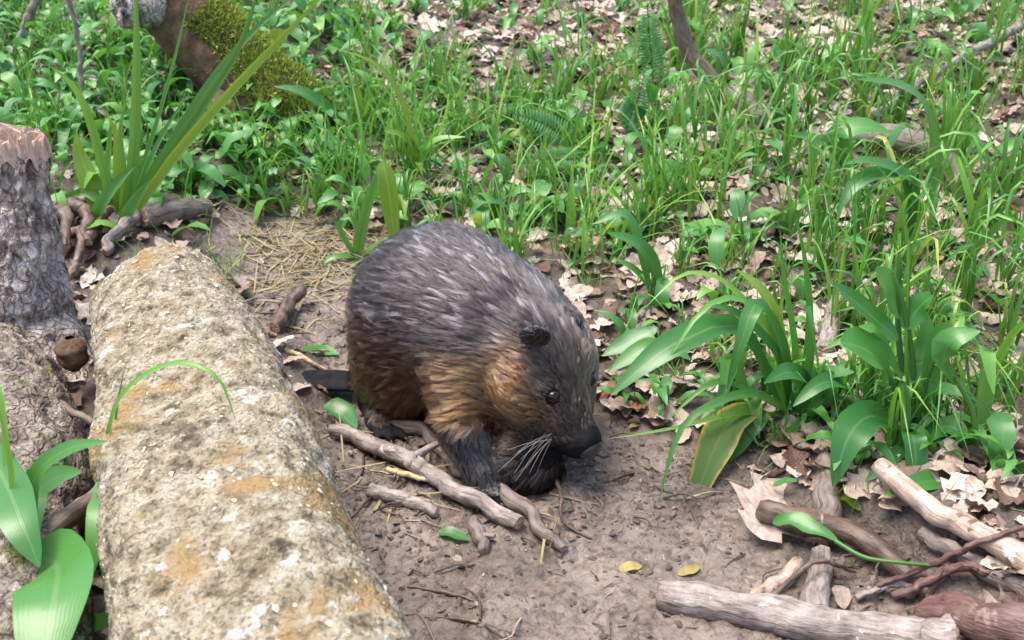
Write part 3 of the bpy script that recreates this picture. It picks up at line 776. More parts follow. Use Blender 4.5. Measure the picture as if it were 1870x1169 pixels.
# --- plantain-like clump at the edge of the path
b = G(1440, 770)
t = thing('leafy_clump', 'lush clump with broad drooping leaves and grass blades at the path edge', 'plant', b)
y = b.y
for pts, w, m, pf in [
    ([(1385, 745, -.02), (1330, 775, -.05), (1292, 850, -.10), (1258, 945, -.14)], 66, 'yellowing', 'leaf'),
    ([(1468, 762, -.02), (1470, 800, -.05), (1448, 850, -.08), (1408, 900, -.11)], 78, 'broad', 'leaf'),
    ([(1400, 752, -.02), (1372, 775, -.04), (1340, 815, -.06), (1308, 860, -.08)], 46, 'broad', 'leaf'),
    ([(1425, 745, 0), (1350, 600, -.04), (1240, 625, -.10), (1180, 665, -.13), (1115, 722, -.15)], 56, 'broad', 'leaf'),
    ([(1380, 745, -.01), (1330, 660, -.02), (1330, 680, -.04), (1305, 760, -.08)], 34, 'herb', 'leaf'),
    ([(1440, 740, 0), (1430, 640, -.02), (1385, 555, -.05), (1355, 620, -.09), (1328, 710, -.10)], 34, 'broad', 'leaf'),
    ([(1435, 745, 0), (1420, 640, .0), (1370, 555, -.02), (1290, 560, -.08), (1205, 680, -.14)], 22, 'grass', 'blade'),
    ([(1440, 745, 0), (1420, 600, 0), (1390, 530, .02), (1345, 492, .04)], 26, 'lime', 'leaf'),
    ([(1450, 745, 0), (1420, 650, -.02), (1350, 575, -.04), (1280, 555, -.06)], 24, 'broad', 'leaf'),
    ([(1440, 750, -.01), (1380, 720, -.04), (1310, 735, -.10), (1240, 790, -.14), (1200, 930, -.18)], 22, 'herb', 'blade'),
    ([(1435, 750, 0), (1370, 715, -.02), (1300, 700, -.06), (1215, 770, -.1)], 20, 'grass', 'blade'),
    ([(1440, 760, 0), (1350, 755, -.04), (1230, 782, -.08), (1110, 802, -.10)], 12, 'sedge', 'blade'),
    ([(1450, 755, 0), (1470, 700, -.02), (1440, 680, -.05), (1395, 700, -.08)], 46, 'broad', 'leaf'),
    ([(1455, 750, 0), (1500, 690, -.02), (1560, 680, -.05)], 40, 'broad', 'leaf'),
    ([(1460, 755, 0), (1540, 705, -.03), (1500, 700, -.06), (1448, 742, -.09)], 40, 'broad', 'leaf'),
    ([(1455, 745, .02), (1450, 620, .04), (1430, 500, .06), (1425, 420, .06)], 15, 'grass', 'blade'),
    ([(1460, 745, .02), (1478, 600, .05), (1470, 480, .07), (1450, 380, .08)], 16, 'grass', 'blade'),
    ([(1460, 745, 0), (1480, 640, -.01), (1475, 560, -.03), (1500, 700, -.08)], 18, 'herb', 'blade'),
    ([(1450, 745, .01), (1405, 620, .03), (1330, 520, .03), (1250, 500, 0), (1180, 560, -.04)], 16, 'grass', 'blade'),
    ([(1440, 745, .01), (1380, 640, .02), (1300, 590, 0), (1230, 600, -.04)], 18, 'herb', 'blade')]:
    px_leaf(t, pts, y, w, m, pf, 'leaf' if pf == 'leaf' else 'blade', wave=.06 if pf == 'leaf' else 0, fold=.14, seed=w, n=12)

# --- tall leafy plant on the bank
b = G(1660, 800)
t = thing('tall_herb', 'tall leafy plant with oval leaves on upright stalks on the bank', 'plant', b)
y = b.y
for pts, w in [([(1655, 800, 0), (1650, 700, .01), (1640, 600, .02), (1642, 470, .03)], 13), ([(1662, 800, 0), (1668, 680, 0), (1650, 560, 0), (1630, 500, 0)], 12), ([(1670, 800, 0), (1690, 700, -.02), (1712, 640, -.03)], 11),
               ([(1650, 800, 0), (1630, 700, -.02), (1600, 660, -.03)], 10), ([(1660, 800, 0), (1655, 660, -.01), (1660, 440, .03)], 8), ([(1755, 965, -.10), (1778, 860, -.08), (1778, 760, -.06), (1745, 690, -.05)], 13)]:
    px_stem(t, pts, y, w, 'sedge')
for pts, w, m, pf in [
    ([(1622, 690, -.03), (1600, 655, -.04), (1572, 635, -.06), (1535, 625, -.07)], 92, 'broad', 'oval'),
    ([(1640, 620, 0), (1600, 585, 0), (1560, 550, -.01), (1518, 518, -.02)], 52, 'broad', 'leaf'),
    ([(1645, 580, .02), (1625, 530, .02), (1600, 490, .02)], 58, 'herb', 'oval'),
    ([(1650, 600, 0), (1680, 560, 0), (1705, 540, -.01)], 50, 'broad', 'leaf'),
    ([(1690, 730, -.02), (1705, 660, -.02), (1722, 610, -.02), (1735, 585, -.02)], 44, 'herb', 'leaf'),
    ([(1745, 700, -.05), (1722, 660, -.06), (1740, 620, -.07), (1790, 605, -.07)], 56, 'broad', 'leaf'),
    ([(1640, 780, -.02), (1590, 760, -.05), (1548, 800, -.09), (1522, 888, -.12)], 70, 'broad', 'leaf'),
    ([(1660, 790, -.05), (1668, 800, -.08), (1672, 840, -.10), (1664, 900, -.12)], 46, 'broad', 'leaf'),
    ([(1690, 790, -.03), (1740, 780, -.05), (1765, 820, -.08)], 42, 'broad', 'leaf'),
    ([(1790, 990, -.16), (1740, 890, -.12), (1690, 880, -.14), (1615, 905, -.18)], 50, 'broad', 'leaf'),
    ([(1830, 930, -.10), (1790, 880, -.08), (1740, 865, -.08), (1720, 870, -.08)], 54, 'herb', 'leaf'),
    ([(1690, 740, 0), (1720, 712, -.02), (1760, 725, -.05)], 34, 'broad', 'leaf'),
    ([(1790, 790, -.02), (1800, 700, -.02), (1800, 640, -.03), (1815, 720, -.08)], 40, 'herb', 'leaf'),
    ([(1670, 800, -.03), (1620, 845, -.09), (1580, 880, -.12)], 28, 'herb', 'leaf'),
    ([(1640, 730, -.01), (1690, 620, .02), (1670, 540, .03)], 34, 'herb', 'leaf'),
    ([(1655, 700, 0), (1615, 640, .02), (1590, 600, .03), (1500, 640, 0)], 26, 'herb', 'leaf')]:
    px_leaf(t, pts, y, w, m, pf, wave=.07, fold=.12, seed=w, n=12)
# fallen green leaf with a long stalk on the dark stick
b = G(1720, 1036, .01)
t = thing('dock_leaf', 'green leaf with a long pale stalk draped over the dark gnawed stick', 'leaf', b)
px_leaf(t, [(1412, 955, .165), (1445, 950, .15), (1488, 966, .13), (1532, 990, .11)], b.y - .06, 34, 'broad', 'leaf', 'leaf_blade', fold=.22, n=12, wave=.16, seed=5)
o = np.array(b)
P = [np.array(Q(1525, 988, b.y + .05)) - o, np.array(Q(1580, 1018, b.y + .02)) - o, np.array(Q(1650, 1028, b.y + .005)) - o, np.array((0, 0, .002))]
V, Fc, *_ = tube_data(P, [.0034, .0030, .0024], 8, 24, .1)
mesh_obj('stalk', V.reshape(-1, 3), Fc, M['sedge'], t, uv=np.tile([.3, .5], (V.size//3, 1)))

# --- arched dock leaves farther back
for k, (lab, gp, lst) in enumerate([
    ('single arched dock leaf standing above the grass near the pale branch', (1700, 420), [([(1700, 420, 0), (1705, 300, 0), (1690, 200, -.02), (1640, 155, -.05), (1565, 145, -.08)], 34, 'sedge')]),
    ('long curved leaf bending over the dark hollow below the root', (1655, 470), [([(1660, 440, 0), (1665, 330, -.01), (1600, 318, -.04), (1555, 345, -.07), (1528, 392, -.09)], 34, 'broad'), ([(1655, 470, 0), (1665, 380, 0), (1672, 290, 0)], 16, 'sedge'), ([(1655, 470, 0), (1650, 330, -.02), (1590, 295, -.04), (1540, 300, -.06)], 26, 'herb')]),
    ('wide pointed leaf lying over the grass beside the arched leaf', (1560, 330), [([(1560, 330, 0), (1530, 255, -.02), (1575, 232, -.02), (1630, 245, -.03)], 48, 'broad'), ([(1560, 330, 0), (1500, 260, 0), (1430, 245, -.03)], 26, 'herb'), ([(1560, 335, 0), (1500, 260, -.02), (1480, 310, -.05)], 22, 'broad')]),
    ('slanting pale green leaf beside the beaver shoulder', (1195, 545), [([(1205, 540, 0), (1190, 480, -.01), (1160, 445, -.02), (1108, 425, -.03)], 36, 'broad'), ([(1195, 545, 0), (1165, 500, -.03), (1120, 470, -.05)], 22, 'herb'), ([(1190, 545, 0), (1150, 400, .02), (1080, 410, 0)], 20, 'herb')]),
    ('broad flat leaves pressed on the litter beside the beaver head', (1130, 690), [([(1215, 625, .02), (1170, 640, .0), (1110, 680, -.02)], 36, 'broad'), ([(1200, 600, .04), (1150, 625, .03), (1100, 650, .02)], 40, 'broad'), ([(1150, 700, 0), (1185, 688, -.01), (1205, 692, -.02)], 32, 'herb')]),
    ('pale green rounded herb leaf standing upright amid the grass', (655, 250), [([(655, 250, 0), (652, 205, 0), (655, 158, 0)], 32, 'lime'), ([(655, 250, 0), (610, 210, -.02), (555, 170, -.04), (500, 158, -.05)], 30, 'broad'), ([(655, 250, 0), (700, 215, 0), (740, 260, -.05)], 26, 'herb')]),
    ('arching yellow-green grass shoot in front of the mossy trunk end', (760, 320), [([(760, 320, 0), (750, 265, 0), (725, 245, -.02), (700, 240, -.04)], 20, 'lime'), ([(760, 320, 0), (740, 200, .02), (690, 120, .02), (600, 85, 0)], 12, 'lime'), ([(760, 322, 0), (790, 260, -.01), (850, 250, -.03)], 16, 'herb')])]):
    b = G(*gp)
    t = thing('arched_leaf_plant', lab, 'plant', b)
    for q, (pts, w, m) in enumerate(lst):
        px_leaf(t, pts, b.y, w, m, 'leaf', wave=.05, fold=.15, seed=k*7+q, n=12)

# --- plant in the lower corner by the logs
b = Q(60, 1090, 1.10); b.z = max(H(b.x, b.y), .12)
t = thing('strap_leaf_plant', 'plant with glossy wide strap leaves growing over the rotting log', 'plant', b)
for pts, w, m, pf in [
    ([(60, 1010, .0), (105, 1035, -.08), (98, 1100, -.16), (78, 1240, -.24)], 150, 'broad', 'oval'),
    ([(-40, 800, .10), (5, 870, .04), (38, 950, -.04), (72, 1035, -.08)], 84, 'broad', 'leaf'),
    ([(180, 880, .06), (190, 910, .02), (178, 960, -.02), (166, 1060, -.06)], 50, 'herb', 'leaf'),
    ([(195, 870, .06), (205, 930, .03), (190, 1000, 0)], 40, 'broad', 'leaf'),
    ([(60, 1010, 0), (60, 880, .04), (120, 822, .03), (196, 806, .01)], 36, 'broad', 'leaf'),
    ([(60, 1000, 0), (70, 900, .08), (110, 870, .08), (150, 862, .07)], 48, 'herb', 'leaf'),
    ([(20, 1000, 0), (15, 860, .05), (5, 740, .08), (-5, 690, .1)], 16, 'grass', 'blade'),
    ([(30, 1000, 0), (20, 850, .02), (-8, 720, .02)], 14, 'grass', 'blade'),
    ([(60, 1090, 0), (140, 1140, -.04), (235, 1125, -.06)], 44, 'herb', 'leaf'),
    ([(40, 1090, 0), (0, 1040, .05), (-30, 1000, .1)], 60, 'broad', 'leaf')]:
    px_leaf(t, pts, 1.10, w, m, pf, 'leaf' if pf != 'blade' else 'blade', wave=.05, fold=.12, seed=w, n=12, hint=(0, -.6, .8))
b = G(205, 1040); b.y = 1.22; b.z = H(b.x, b.y)
t = thing('arching_grass', 'single bright grass blade arching over the pale lichen log', 'grass', b)
px_leaf(t, [(205, 1030, 0), (202, 960, 0), (196, 840, -.02), (212, 745, -.04), (258, 690, -.06), (330, 662, -.08), (400, 692, -.10), (432, 775, -.12)], 1.22, 19, 'grass', 'blade', 'blade', n=18, fold=.2)
px_leaf(t, [(205, 1030, 0), (202, 960, 0), (205, 850, 0), (215, 740, 0), (232, 655, 0)], 1.22, 11, 'grass', 'blade', 'blade', n=10, fold=.2)

# --- single cut leaves lying on the mud
def flat_leaf(label, pts, w, mat, prof='oval', cat='leaf', name='fallen_leaf', up=.006, fold=.1, group=None):
    P = [Vector(G(a, b_)) + Vector((0, 0, up + (c[0] if c else 0))) for a, b_, *c in pts]
    o0 = P[0]; wm = w*depth_of(P[0])/F_PX
    V, Fc, uv = leaf_data([np.array(p - o0) for p in P], wm, prof, fold, hint=(0, -.2, 1), wave=.08, seed=int(w), n=9)
    o = mesh_obj(name, V, Fc, M[mat], None, uv=uv); o.location = o0
    return tag(o, label, cat, group)
flat_leaf('rolled pale green leaf piece lying beside the pale log', [(592, 758, .012), (622, 775, .016), (652, 798, .012)], 44, 'broad', fold=.35)
flat_leaf('small round green leaf on the mud behind the tail', [(552, 645), (585, 646, .003), (618, 652)], 28, 'broad')
flat_leaf('small bright green leaf scrap on the mud below the sticks', [(800, 978), (825, 982, .004), (856, 992)], 24, 'broad', 'oval')
flat_leaf('small green leaf on the big dry leaf', [(1408, 912, .02), (1430, 905, .022), (1452, 904, .02)], 16, 'broad')
flat_leaf('curled yellow leaf on the open mud', [(1130, 1042), (1150, 1040, .004), (1172, 1035)], 22, 'litter_yellow', fold=.14, up=.001)
flat_leaf('pale yellow leaf on the mud near the grey branch', [(1238, 1050), (1260, 1044, .002), (1278, 1036)], 20, 'litter_yellow', fold=.1, up=.001)
flat_leaf('tiny bright yellow petal on the mud before the nose', [(1148, 786), (1158, 784, .003), (1166, 782)], 10, 'litter_yellow')
flat_leaf('cream leaf scrap under the drooping leaves', [(1405, 838), (1415, 848, .01), (1428, 860)], 26, 'litter_pale')
flat_leaf('yellow green scrap beside the mud-coated branch', [(1532, 915), (1548, 930, .012), (1570, 938)], 22, 'lime')
flat_leaf('dark blue-grey leaf pressed in the mud beside the stub', [(1530, 1075), (1535, 1095, .004), (1540, 1118)], 32, 'debris')
flat_leaf('tiny orange wood chip on the knobbly stick', [(800, 868, .012), (806, 872, .014), (812, 876, .012)], 16, 'litter_rust')
b = G(515, 140)
t = thing('round_leaf_herb', 'round lime leaf on a thin stalk above the mossy trunk', 'plant', b)
px_stem(t, [(515, 142, 0), (512, 118, 0), (508, 92, 0)], b.y, 5, 'sedge')
px_leaf(t, [(506, 94, 0), (508, 74, 0), (512, 52, .01)], b.y, 38, 'lime', 'oval', hint=(0, -.8, .5))
flat_leaf('rusty red curled leaf beside the mud-coated branch tip', [(1525, 612, .03), (1535, 602, .04), (1545, 595, .03)], 26, 'litter_rust', fold=.3)

# ------------------------------------------------------------------ dead leaves
def dead_leaf(seed, lobed):
    rs = np.random.RandomState(seed); n = 11
    t = np.linspace(0, 1, n)
    pr = np.sin(np.pi*np.clip(t*.97+.02, 0, 1)**.9)**.7*.52
    if lobed: pr = pr*(1 + .34*np.sin(t*19 + rs.rand()*3))
    c1, c2, c3 = rs.uniform(-.5, .9), rs.uniform(-.3, .9), rs.uniform(-.25, .25)
    V = []
    for k in range(n):
        for s in (-1, 0, 1):
            xx, yy = t[k]-.5, s*pr[k]*.62
            V.append((xx, yy + .12*c3*math.sin(t[k]*3), c1*.5*(xx**2) + c2*abs(s)*pr[k]*.35*(1 + .5*rs.randn()*.5) + .03*rs.randn() + .05*c3*s))
    V = np.array(V); V[:, 2] -= V[:, 2].min()
    i = np.arange(3*n).reshape(n, 3)
    Fc = np.concatenate([np.stack([i[:-1, k], i[:-1, k+1], i[1:, k+1], i[1:, k]], -1) for k in (0, 1)])
    uv = np.stack([np.tile([0, .5, 1], n), np.repeat(t, 3)], 1)
    return V, Fc, uv
DL = [dead_leaf(s, s % 3 != 0) for s in range(14)]
def shared(name, data, mat):
    o = mesh_obj(name, data[0], data[1], M[mat], uv=data[2])
    me = o.data; bpy.data.objects.remove(o); return me
DLM = {m: [shared('fallen_leaf', d, m) for d in DL] for m in ('litter_pale', 'litter_rust', 'litter')}

# the big dry oak leaf under the plant
b = G(1415, 945)
o = inst(shared('fallen_leaf', dead_leaf(3*7+1, True), 'litter_pale'), 'fallen_leaf', None, b + Vector((0, 0, .010)), (math.radians(16), 0, math.radians(52)), (.155, .19, .10))
tag(o, 'large pale brown oak leaf under the drooping green leaves', 'leaf')

def litter_density(x, y):
    px, py = to_px(x, y, height(x, y))
    m = mud_mask(x, y)
    d = .25 + .75*smooth(560, 760, px + .35*(300-py))
    d = d*(1 - .45*smooth(150, 420, py)*(1 - smooth(1000, 1200, px)))
    d = np.where(px < 600, .2 + .25*smooth(300, 450, py), d)
    return d*(1 - smooth(.1, .6, m))

def scatter(n, dens, seed, xr=(-3.0, 3.2), yr=(.75, 5.2), near_bias=0.0):
    rs = np.random.RandomState(seed); xs, ys = [], []
    tot = 0
    while tot < n:
        x = rs.uniform(*xr, 4*n); y = rs.uniform(*yr, 4*n)
        px, py = to_px(x, y, height(x, y))
        vis = (px > -520) & (px < 2390) & (py < 1500)
        k = vis & (rs.rand(4*n) < dens(x, y))
        xs.append(x[k]); ys.append(y[k]); tot += k.sum()
    return np.concatenate(xs)[:n], np.concatenate(ys)[:n], rs

def log_clear(x, y):
    """True where nothing solid already lies"""
    ok = np.ones_like(x, bool)
    for pts, r in ((LA, .16), (LC, .12)):
        for a, c in zip(pts[:-1], pts[1:]):
            ok &= seg_dist(x, y, np.array(a[:2]), np.array(c[:2])) > r
    ok &= np.hypot(x - sb.x + .04, y - sy) > .12
    return ok

def rot_xyz(rx, ry, rz):
    cx, sx, cy, sy_, cz, sz = np.cos(rx), np.sin(rx), np.cos(ry), np.sin(ry), np.cos(rz), np.sin(rz)
    n = len(rx); Mx = np.empty((n, 3, 3))
    Mx[:, 0, 0] = cz*cy; Mx[:, 0, 1] = cz*sy_*sx - sz*cx; Mx[:, 0, 2] = cz*sy_*cx + sz*sx
    Mx[:, 1, 0] = sz*cy; Mx[:, 1, 1] = sz*sy_*sx + cz*cx; Mx[:, 1, 2] = sz*sy_*cx - cz*sx
    Mx[:, 2, 0] = -sy_; Mx[:, 2, 1] = cy*sx; Mx[:, 2, 2] = cy*cx
    return Mx

def merge(name, mat, datas, pick, pos, rot, scl, seed, label):
    vs_, fs, uvs, rn = [], [], [], []
    off = 0; rs = np.random.RandomState(seed)
    for k, (V, Fc, uv) in enumerate(datas):
        s = np.nonzero(pick == k)[0]
        if not len(s): continue
        W = np.einsum('nij,vj->nvi', rot[s], V)*scl[s][:, None, None] + pos[s][:, None]
        nv = len(V)
        fs.append((Fc[None] + (np.arange(len(s))*nv)[:, None, None] + off).reshape(-1, Fc.shape[1]))
        vs_.append(W.reshape(-1, 3)); uvs.append(np.tile(uv, (len(s), 1))); rn.append(np.repeat(rs.rand(len(s)), nv)); off += nv*len(s)
    o = mesh_obj(name, np.concatenate(vs_), np.concatenate(fs), mat, uv=np.concatenate(uvs), attrs={'rnd': np.concatenate(rn)})
    return tag(o, label, kind='stuff')

x, y, rs = scatter(13500, litter_density, 101)
k = log_clear(x, y); x, y = x[k], y[k]; n = len(x)
pos = np.stack([x, y, height(x, y) + .002 + .012*rs.rand(n)**2], 1)
merge('leaf_litter', M['litter'], DL, rs.randint(0, 14, n), pos, rot_xyz(rs.randn(n)*.38, rs.randn(n)*.38, rs.rand(n)*6.28), .028 + .045*rs.rand(n)**1.6, 5, 'mass of dry beige leaves covering the soil')

LANDMARKS = [('the mossy trunk', 470, 150), ('the grey stump', 40, 330), ('the sedge clump', 225, 390), ('the thin upright twig', 150, 160), ('the bent sapling', 1300, 170),
             ('the dark rush tuft', 985, 270), ('the upright fern frond', 1190, 130), ('the folded sedge', 690, 450), ('the beaver rump', 800, 400), ('the beaver shoulder', 1040, 480),
             ('the tall leafy plant', 1660, 780), ('the leafy clump', 1440, 760), ('the arched root', 1670, 330), ('the long pale branch', 1720, 150), ('the arched dock leaf', 1690, 400),
             ('the wide pointed leaf', 1560, 300), ('the yellow-green shoot', 760, 300), ('the brown stick on the bank', 1820, 810), ('the drooping fern frond', 1010, 310), ('the round lime leaf', 508, 80),
             ('the pale bent twig', 1600, 180), ('the long curved leaf', 1655, 455), ('the slanting pale leaf', 1195, 540), ('the short log piece', 1370, 212), ('the mud-coated branch tip', 1515, 600),
             ('the pale leaning twig', 40, 60), ('the pinkish branch end', 320, 400), ('the upright rounded leaf', 655, 230), ('the beaver head', 1110, 680), ('the large oak leaf', 1415, 945), ('the peeled birch stick', 1600, 900)]
def beside(px, py):
    d = sorted(((px-a)**2 + (1.6*(py-c))**2, n_) for n_, a, c in LANDMARKS)
    return 'close to ' + d[0][1] if d[0][0] < 70**2 else 'between ' + d[0][1] + ' and ' + d[1][1]

RANK = []
# single dead leaves that lie on top, the largest in view
def near_dens(x, y):
    return litter_density(x, y)*np.clip(1.6 - .28*y, .15, 1)
x, y, rs = scatter(330, near_dens, 77, (-1.2, 1.3), (1.1, 4.2))
k = log_clear(x, y); x, y = x[k], y[k]
cnt = 0
for a, c in zip(x, y):
    z = H(a, c); px, py = to_px(a, c, z)
    if not (0 < px < 1870 and 0 < py < 1169) or cnt >= 230 or mud_mask(np.array([a]), np.array([c]))[0] > .3: continue
    cnt += 1
    kind = random.random()
    m, lab, grp = ('litter_pale', 'pale beige dead leaf', 'pale dead leaves') if kind < (.3 if (px > 1600 and py < 350) else .75) else ('litter_rust', 'rusty brown dead leaf', 'rusty dead leaves')
    o = inst(random.choice(DLM[m]), 'fallen_leaf', None, (a, c, z + .008), (random.gauss(0, .3), random.gauss(0, .3), random.random()*6.28), random.uniform(.045, .075))
    tag(o, lab + ' ' + beside(px, py), 'leaf', grp); RANK.append((o, o.scale[0], 'largest'))

# soil crumbs, bark bits and wet leaf scraps trodden into the path
x, y, rs = scatter(4200, lambda x, y: .12 + .6*mud_mask(x, y)*smooth(-.2, .35, fbm2(x*4, y*4, 61, 3)), 202, (-1.2, 1.3), (.85, 2.6))
k = log_clear(x, y); x, y = x[k], y[k]; n = len(x)
pos = np.stack([x, y, height(x, y) + .0015], 1)
merge('trodden_debris', M['debris'], DL, rs.randint(0, 14, n), pos, rot_xyz(rs.randn(n)*.35, rs.randn(n)*.35, rs.rand(n)*6.28), .004 + .014*rs.rand(n)**3.5, 6, 'small dark scraps of leaf and bark trodden into the mud')

def lump(seed):
    rs_ = np.random.RandomState(seed); n_ = 6
    V_ = [(0, 0, .55 + .2*rs_.rand())]
    for zr, rr_ in ((.35, .75), (-.1, 1.0)):
        V_ += [(math.cos(q*6.283/n_ + zr)*rr_*(.7 + .6*rs_.rand()), math.sin(q*6.283/n_ + zr)*rr_*(.7 + .6*rs_.rand()), zr + .15*rs_.randn()) for q in range(n_)]
    F_ = [(0, 1+q, 1+(q+1) % n_) for q in range(n_)]
    for q in range(n_): F_ += [(1+q, 7+q, 7+(q+1) % n_), (1+q, 7+(q+1) % n_, 1+(q+1) % n_)]
    return np.array(V_)*np.array((.62, .45, .30)), np.array(F_), np.tile([.2, .5], (13, 1))
LU = [lump(q) for q in range(8)]
def crumb_dens(x, y):
    px, py = to_px(x, y, height(x, y))
    d = .25*mud_mask(x, y)*smooth(-.1, .5, fbm2(x*5, y*5, 66, 3)) + np.exp(-((px-1270)/150)**2 - ((py-905)/85)**2) + .8*np.exp(-((px-1050)/110)**2 - ((py-920)/60)**2) + .8*np.exp(-((px-770)/130)**2 - ((py-900)/70)**2) + .5*np.exp(-((px-1650)/220)**2 - ((py-1080)/80)**2)
    return np.clip(d, 0, 1)
x, y, rs = scatter(5200, crumb_dens, 203, (-1.0, 1.2), (.85, 2.6))
k = log_clear(x, y); x, y = x[k], y[k]; n = len(x)
merge('soil_crumbs', m_deadleaf('crumb', [(0, (.10, .074, .062)), (.5, (.17, .128, .108)), (1, (.26, .20, .172))], .75), LU, rs.randint(0, 8, n), np.stack([x, y, height(x, y) - .0005], 1), rot_xyz(rs.randn(n)*.3, rs.randn(n)*.3, rs.rand(n)*6.28), .002 + .013*rs.rand(n)**4, 9, 'loose dark crumbs of soil along the path edge')
TS = []
for q in range(6):
    rs_ = np.random.RandomState(q + 90)
    V_, F_, *_ = tube_data([(0, 0, 0), (.35, .12*rs_.randn(), .03), (.7, .12*rs_.randn(), .03), (1, .2*rs_.randn(), 0)], [.028, .03, .02, .01], 5, 9, .2)
    TS.append((V_.reshape(-1, 3), F_, np.tile([.2, .5], (45, 1))))
x, y, rs = scatter(650, lambda x, y: np.clip(.35*mud_mask(x, y) + crumb_dens(x, y) + .12, 0, 1), 204, (-1.0, 1.3), (.85, 3.0))
k = log_clear(x, y); x, y = x[k], y[k]; n = len(x)
merge('twig_scraps', m_deadleaf('twig_scrap', [(0, (.04, .028, .022)), (.5, (.13, .09, .07)), (.8, (.30, .22, .17)), (1, (.52, .42, .32))], .7), TS, rs.randint(0, 6, n), np.stack([x, y, height(x, y) + .002], 1), rot_xyz(rs.randn(n)*.1, rs.randn(n)*.1, rs.rand(n)*6.28), .015 + .07*rs.rand(n)**2.2, 10, 'small dark twig scraps strewn over the mud')

# ------------------------------------------------------------------ grass and ground cover
def blades(name, mat, n, dens, seed, ln, wd, lean, bend, label, segs=6, xr=(-3.0, 3.2), yr=(1.2, 5.6), clump=0.0, lie=0.0):
    x, y, rs = scatter(n, dens, seed, xr, yr)
    k = log_clear(x, y); x, y = x[k], y[k]; n = len(x)
    if clump:
        m = max(8, int(n/14)); ci = rs.randint(0, m, n)
        ang, rad = rs.rand(n)*6.28, clump*np.sqrt(rs.rand(n))
        x2, y2 = x[ci] + np.cos(ang)*rad, y[ci] + np.sin(ang)*rad
        ok = log_clear(x2, y2) & (mud_mask(x2, y2) < .6)
        x, y = np.where(ok, x2, x), np.where(ok, y2, y)
    L = ln[0] + (ln[1]-ln[0])*rs.rand(n)**1.4
    W = wd[0] + (wd[1]-wd[0])*rs.rand(n)**1.5
    az = rs.rand(n)*6.28; th0 = np.abs(rs.randn(n))*lean if not lie else lie + .12*rs.randn(n); th1 = rs.rand(n)*bend
    t = np.linspace(0, 1, segs+1)
    th = th0[:, None] + th1[:, None]*t[None]**1.5
    dl = (L/segs)[:, None]
    r = np.concatenate([np.zeros((n, 1)), np.cumsum(np.sin(th[:, :-1])*dl, 1)], 1)
    z = np.concatenate([np.zeros((n, 1)), np.cumsum(np.cos(th[:, :-1])*dl, 1)], 1)
    px_, py_ = x[:, None] + r*np.cos(az)[:, None], y[:, None] + r*np.sin(az)[:, None]
    pz = height(x, y)[:, None] - .004 + z
    gz = height(px_, py_)
    pz = np.maximum(pz, gz + .002)
    face = az + math.pi/2 + rs.randn(n)*.5
    pr = (np.clip(1.02 - t**2.4, .04, 1)*(.6 + .4*smooth(0, .25, t)))[None]*W[:, None]*.5
    sx, sy_ = np.cos(face)[:, None]*pr, np.sin(face)[:, None]*pr
    V = np.stack([np.stack([px_-sx, py_-sy_, pz + pr*.3], -1), np.stack([px_, py_, pz], -1), np.stack([px_+sx, py_+sy_, pz + pr*.3], -1)], 2)
    nv = (segs+1)*3
    i = np.arange(nv).reshape(segs+1, 3)
    Fc = np.concatenate([np.stack([i[:-1, q], i[:-1, q+1], i[1:, q+1], i[1:, q]], -1) for q in (0, 1)])
    Fa = (Fc[None] + (np.arange(n)*nv)[:, None, None]).reshape(-1, 4)
    uv = np.stack([np.tile([0, .5, 1], segs+1), np.repeat(t, 3)], 1)
    o = mesh_obj(name, V.reshape(-1, 3), Fa, mat, uv=np.tile(uv, (n, 1)), attrs={'rnd': np.repeat(rs.rand(n), nv)})
    return tag(o, label, kind='stuff')

def zone(x, y):
    px, py = to_px(x, y, height(x, y))
    return px, py, 1 - smooth(.15, .6, mud_mask(x, y))

def d_right(x, y):
    px, py, m = zone(x, y)
    return m*smooth(1120, 1400, px)*(1 - .75*smooth(560, 760, py))*(.25 + .75*smooth(-.2, .5, fbm2(x*3.5, y*3.5, 91, 2)))
def d_mid(x, y):
    px, py, m = zone(x, y)
    return m*smooth(350, 650, px)*(1 - smooth(1250, 1500, px))*(.10 + .90*smooth(90, 240, py))*(1 - smooth(430, 600, py))*(.3 + .7*smooth(-.3, .4, fbm2(x*3, y*3, 92, 2)))
def d_left(x, y):
    px, py, m = zone(x, y)
    return m*(1 - smooth(480, 720, px))*(1 - smooth(350, 450, py))
def d_all(x, y):
    px, py, m = zone(x, y)
    bare_ = smooth(600, 700, px)*(1 - smooth(1180, 1300, px))*(1 - smooth(120, 220, py))
    return m*(1 - .75*bare_)*(1 - .8*smooth(420, 620, py)*(1 - smooth(1050, 1250, px)))*(1 - .6*smooth(620, 900, py))

blades('grass', M['grass'], 2600, d_right, 301, (.14, .40), (.004, .010), .16, 1.5, 'tall green grass blades growing out of the leaf litter', clump=.035)
blades('grass', M['grass'], 2100, d_mid, 302, (.10, .28), (.004, .011), .45, 1.6, 'arching green grass behind the beaver', clump=.04)
blades('grass', M['grass'], 4100, d_left, 303, (.07, .18), (.004, .010), .5, 1.4, 'dense low grass beyond the stump', clump=.03)
blades('fine_grass', M['grass'], 12000, d_all, 304, (.04, .17), (.0015, .0045), .5, 1.6, 'fine thin grass spread over the woodland floor', segs=5, clump=.03)
blades('dry_grass', M['dry_grass'], 900, lambda x, y: d_all(x, y)*.7 + .3*(1 - smooth(.5, .9, mud_mask(x, y))), 305, (.05, .16), (.002, .005), 1.0, 1.2, 'dry straw-coloured grass stalks lying over the soil', segs=5)

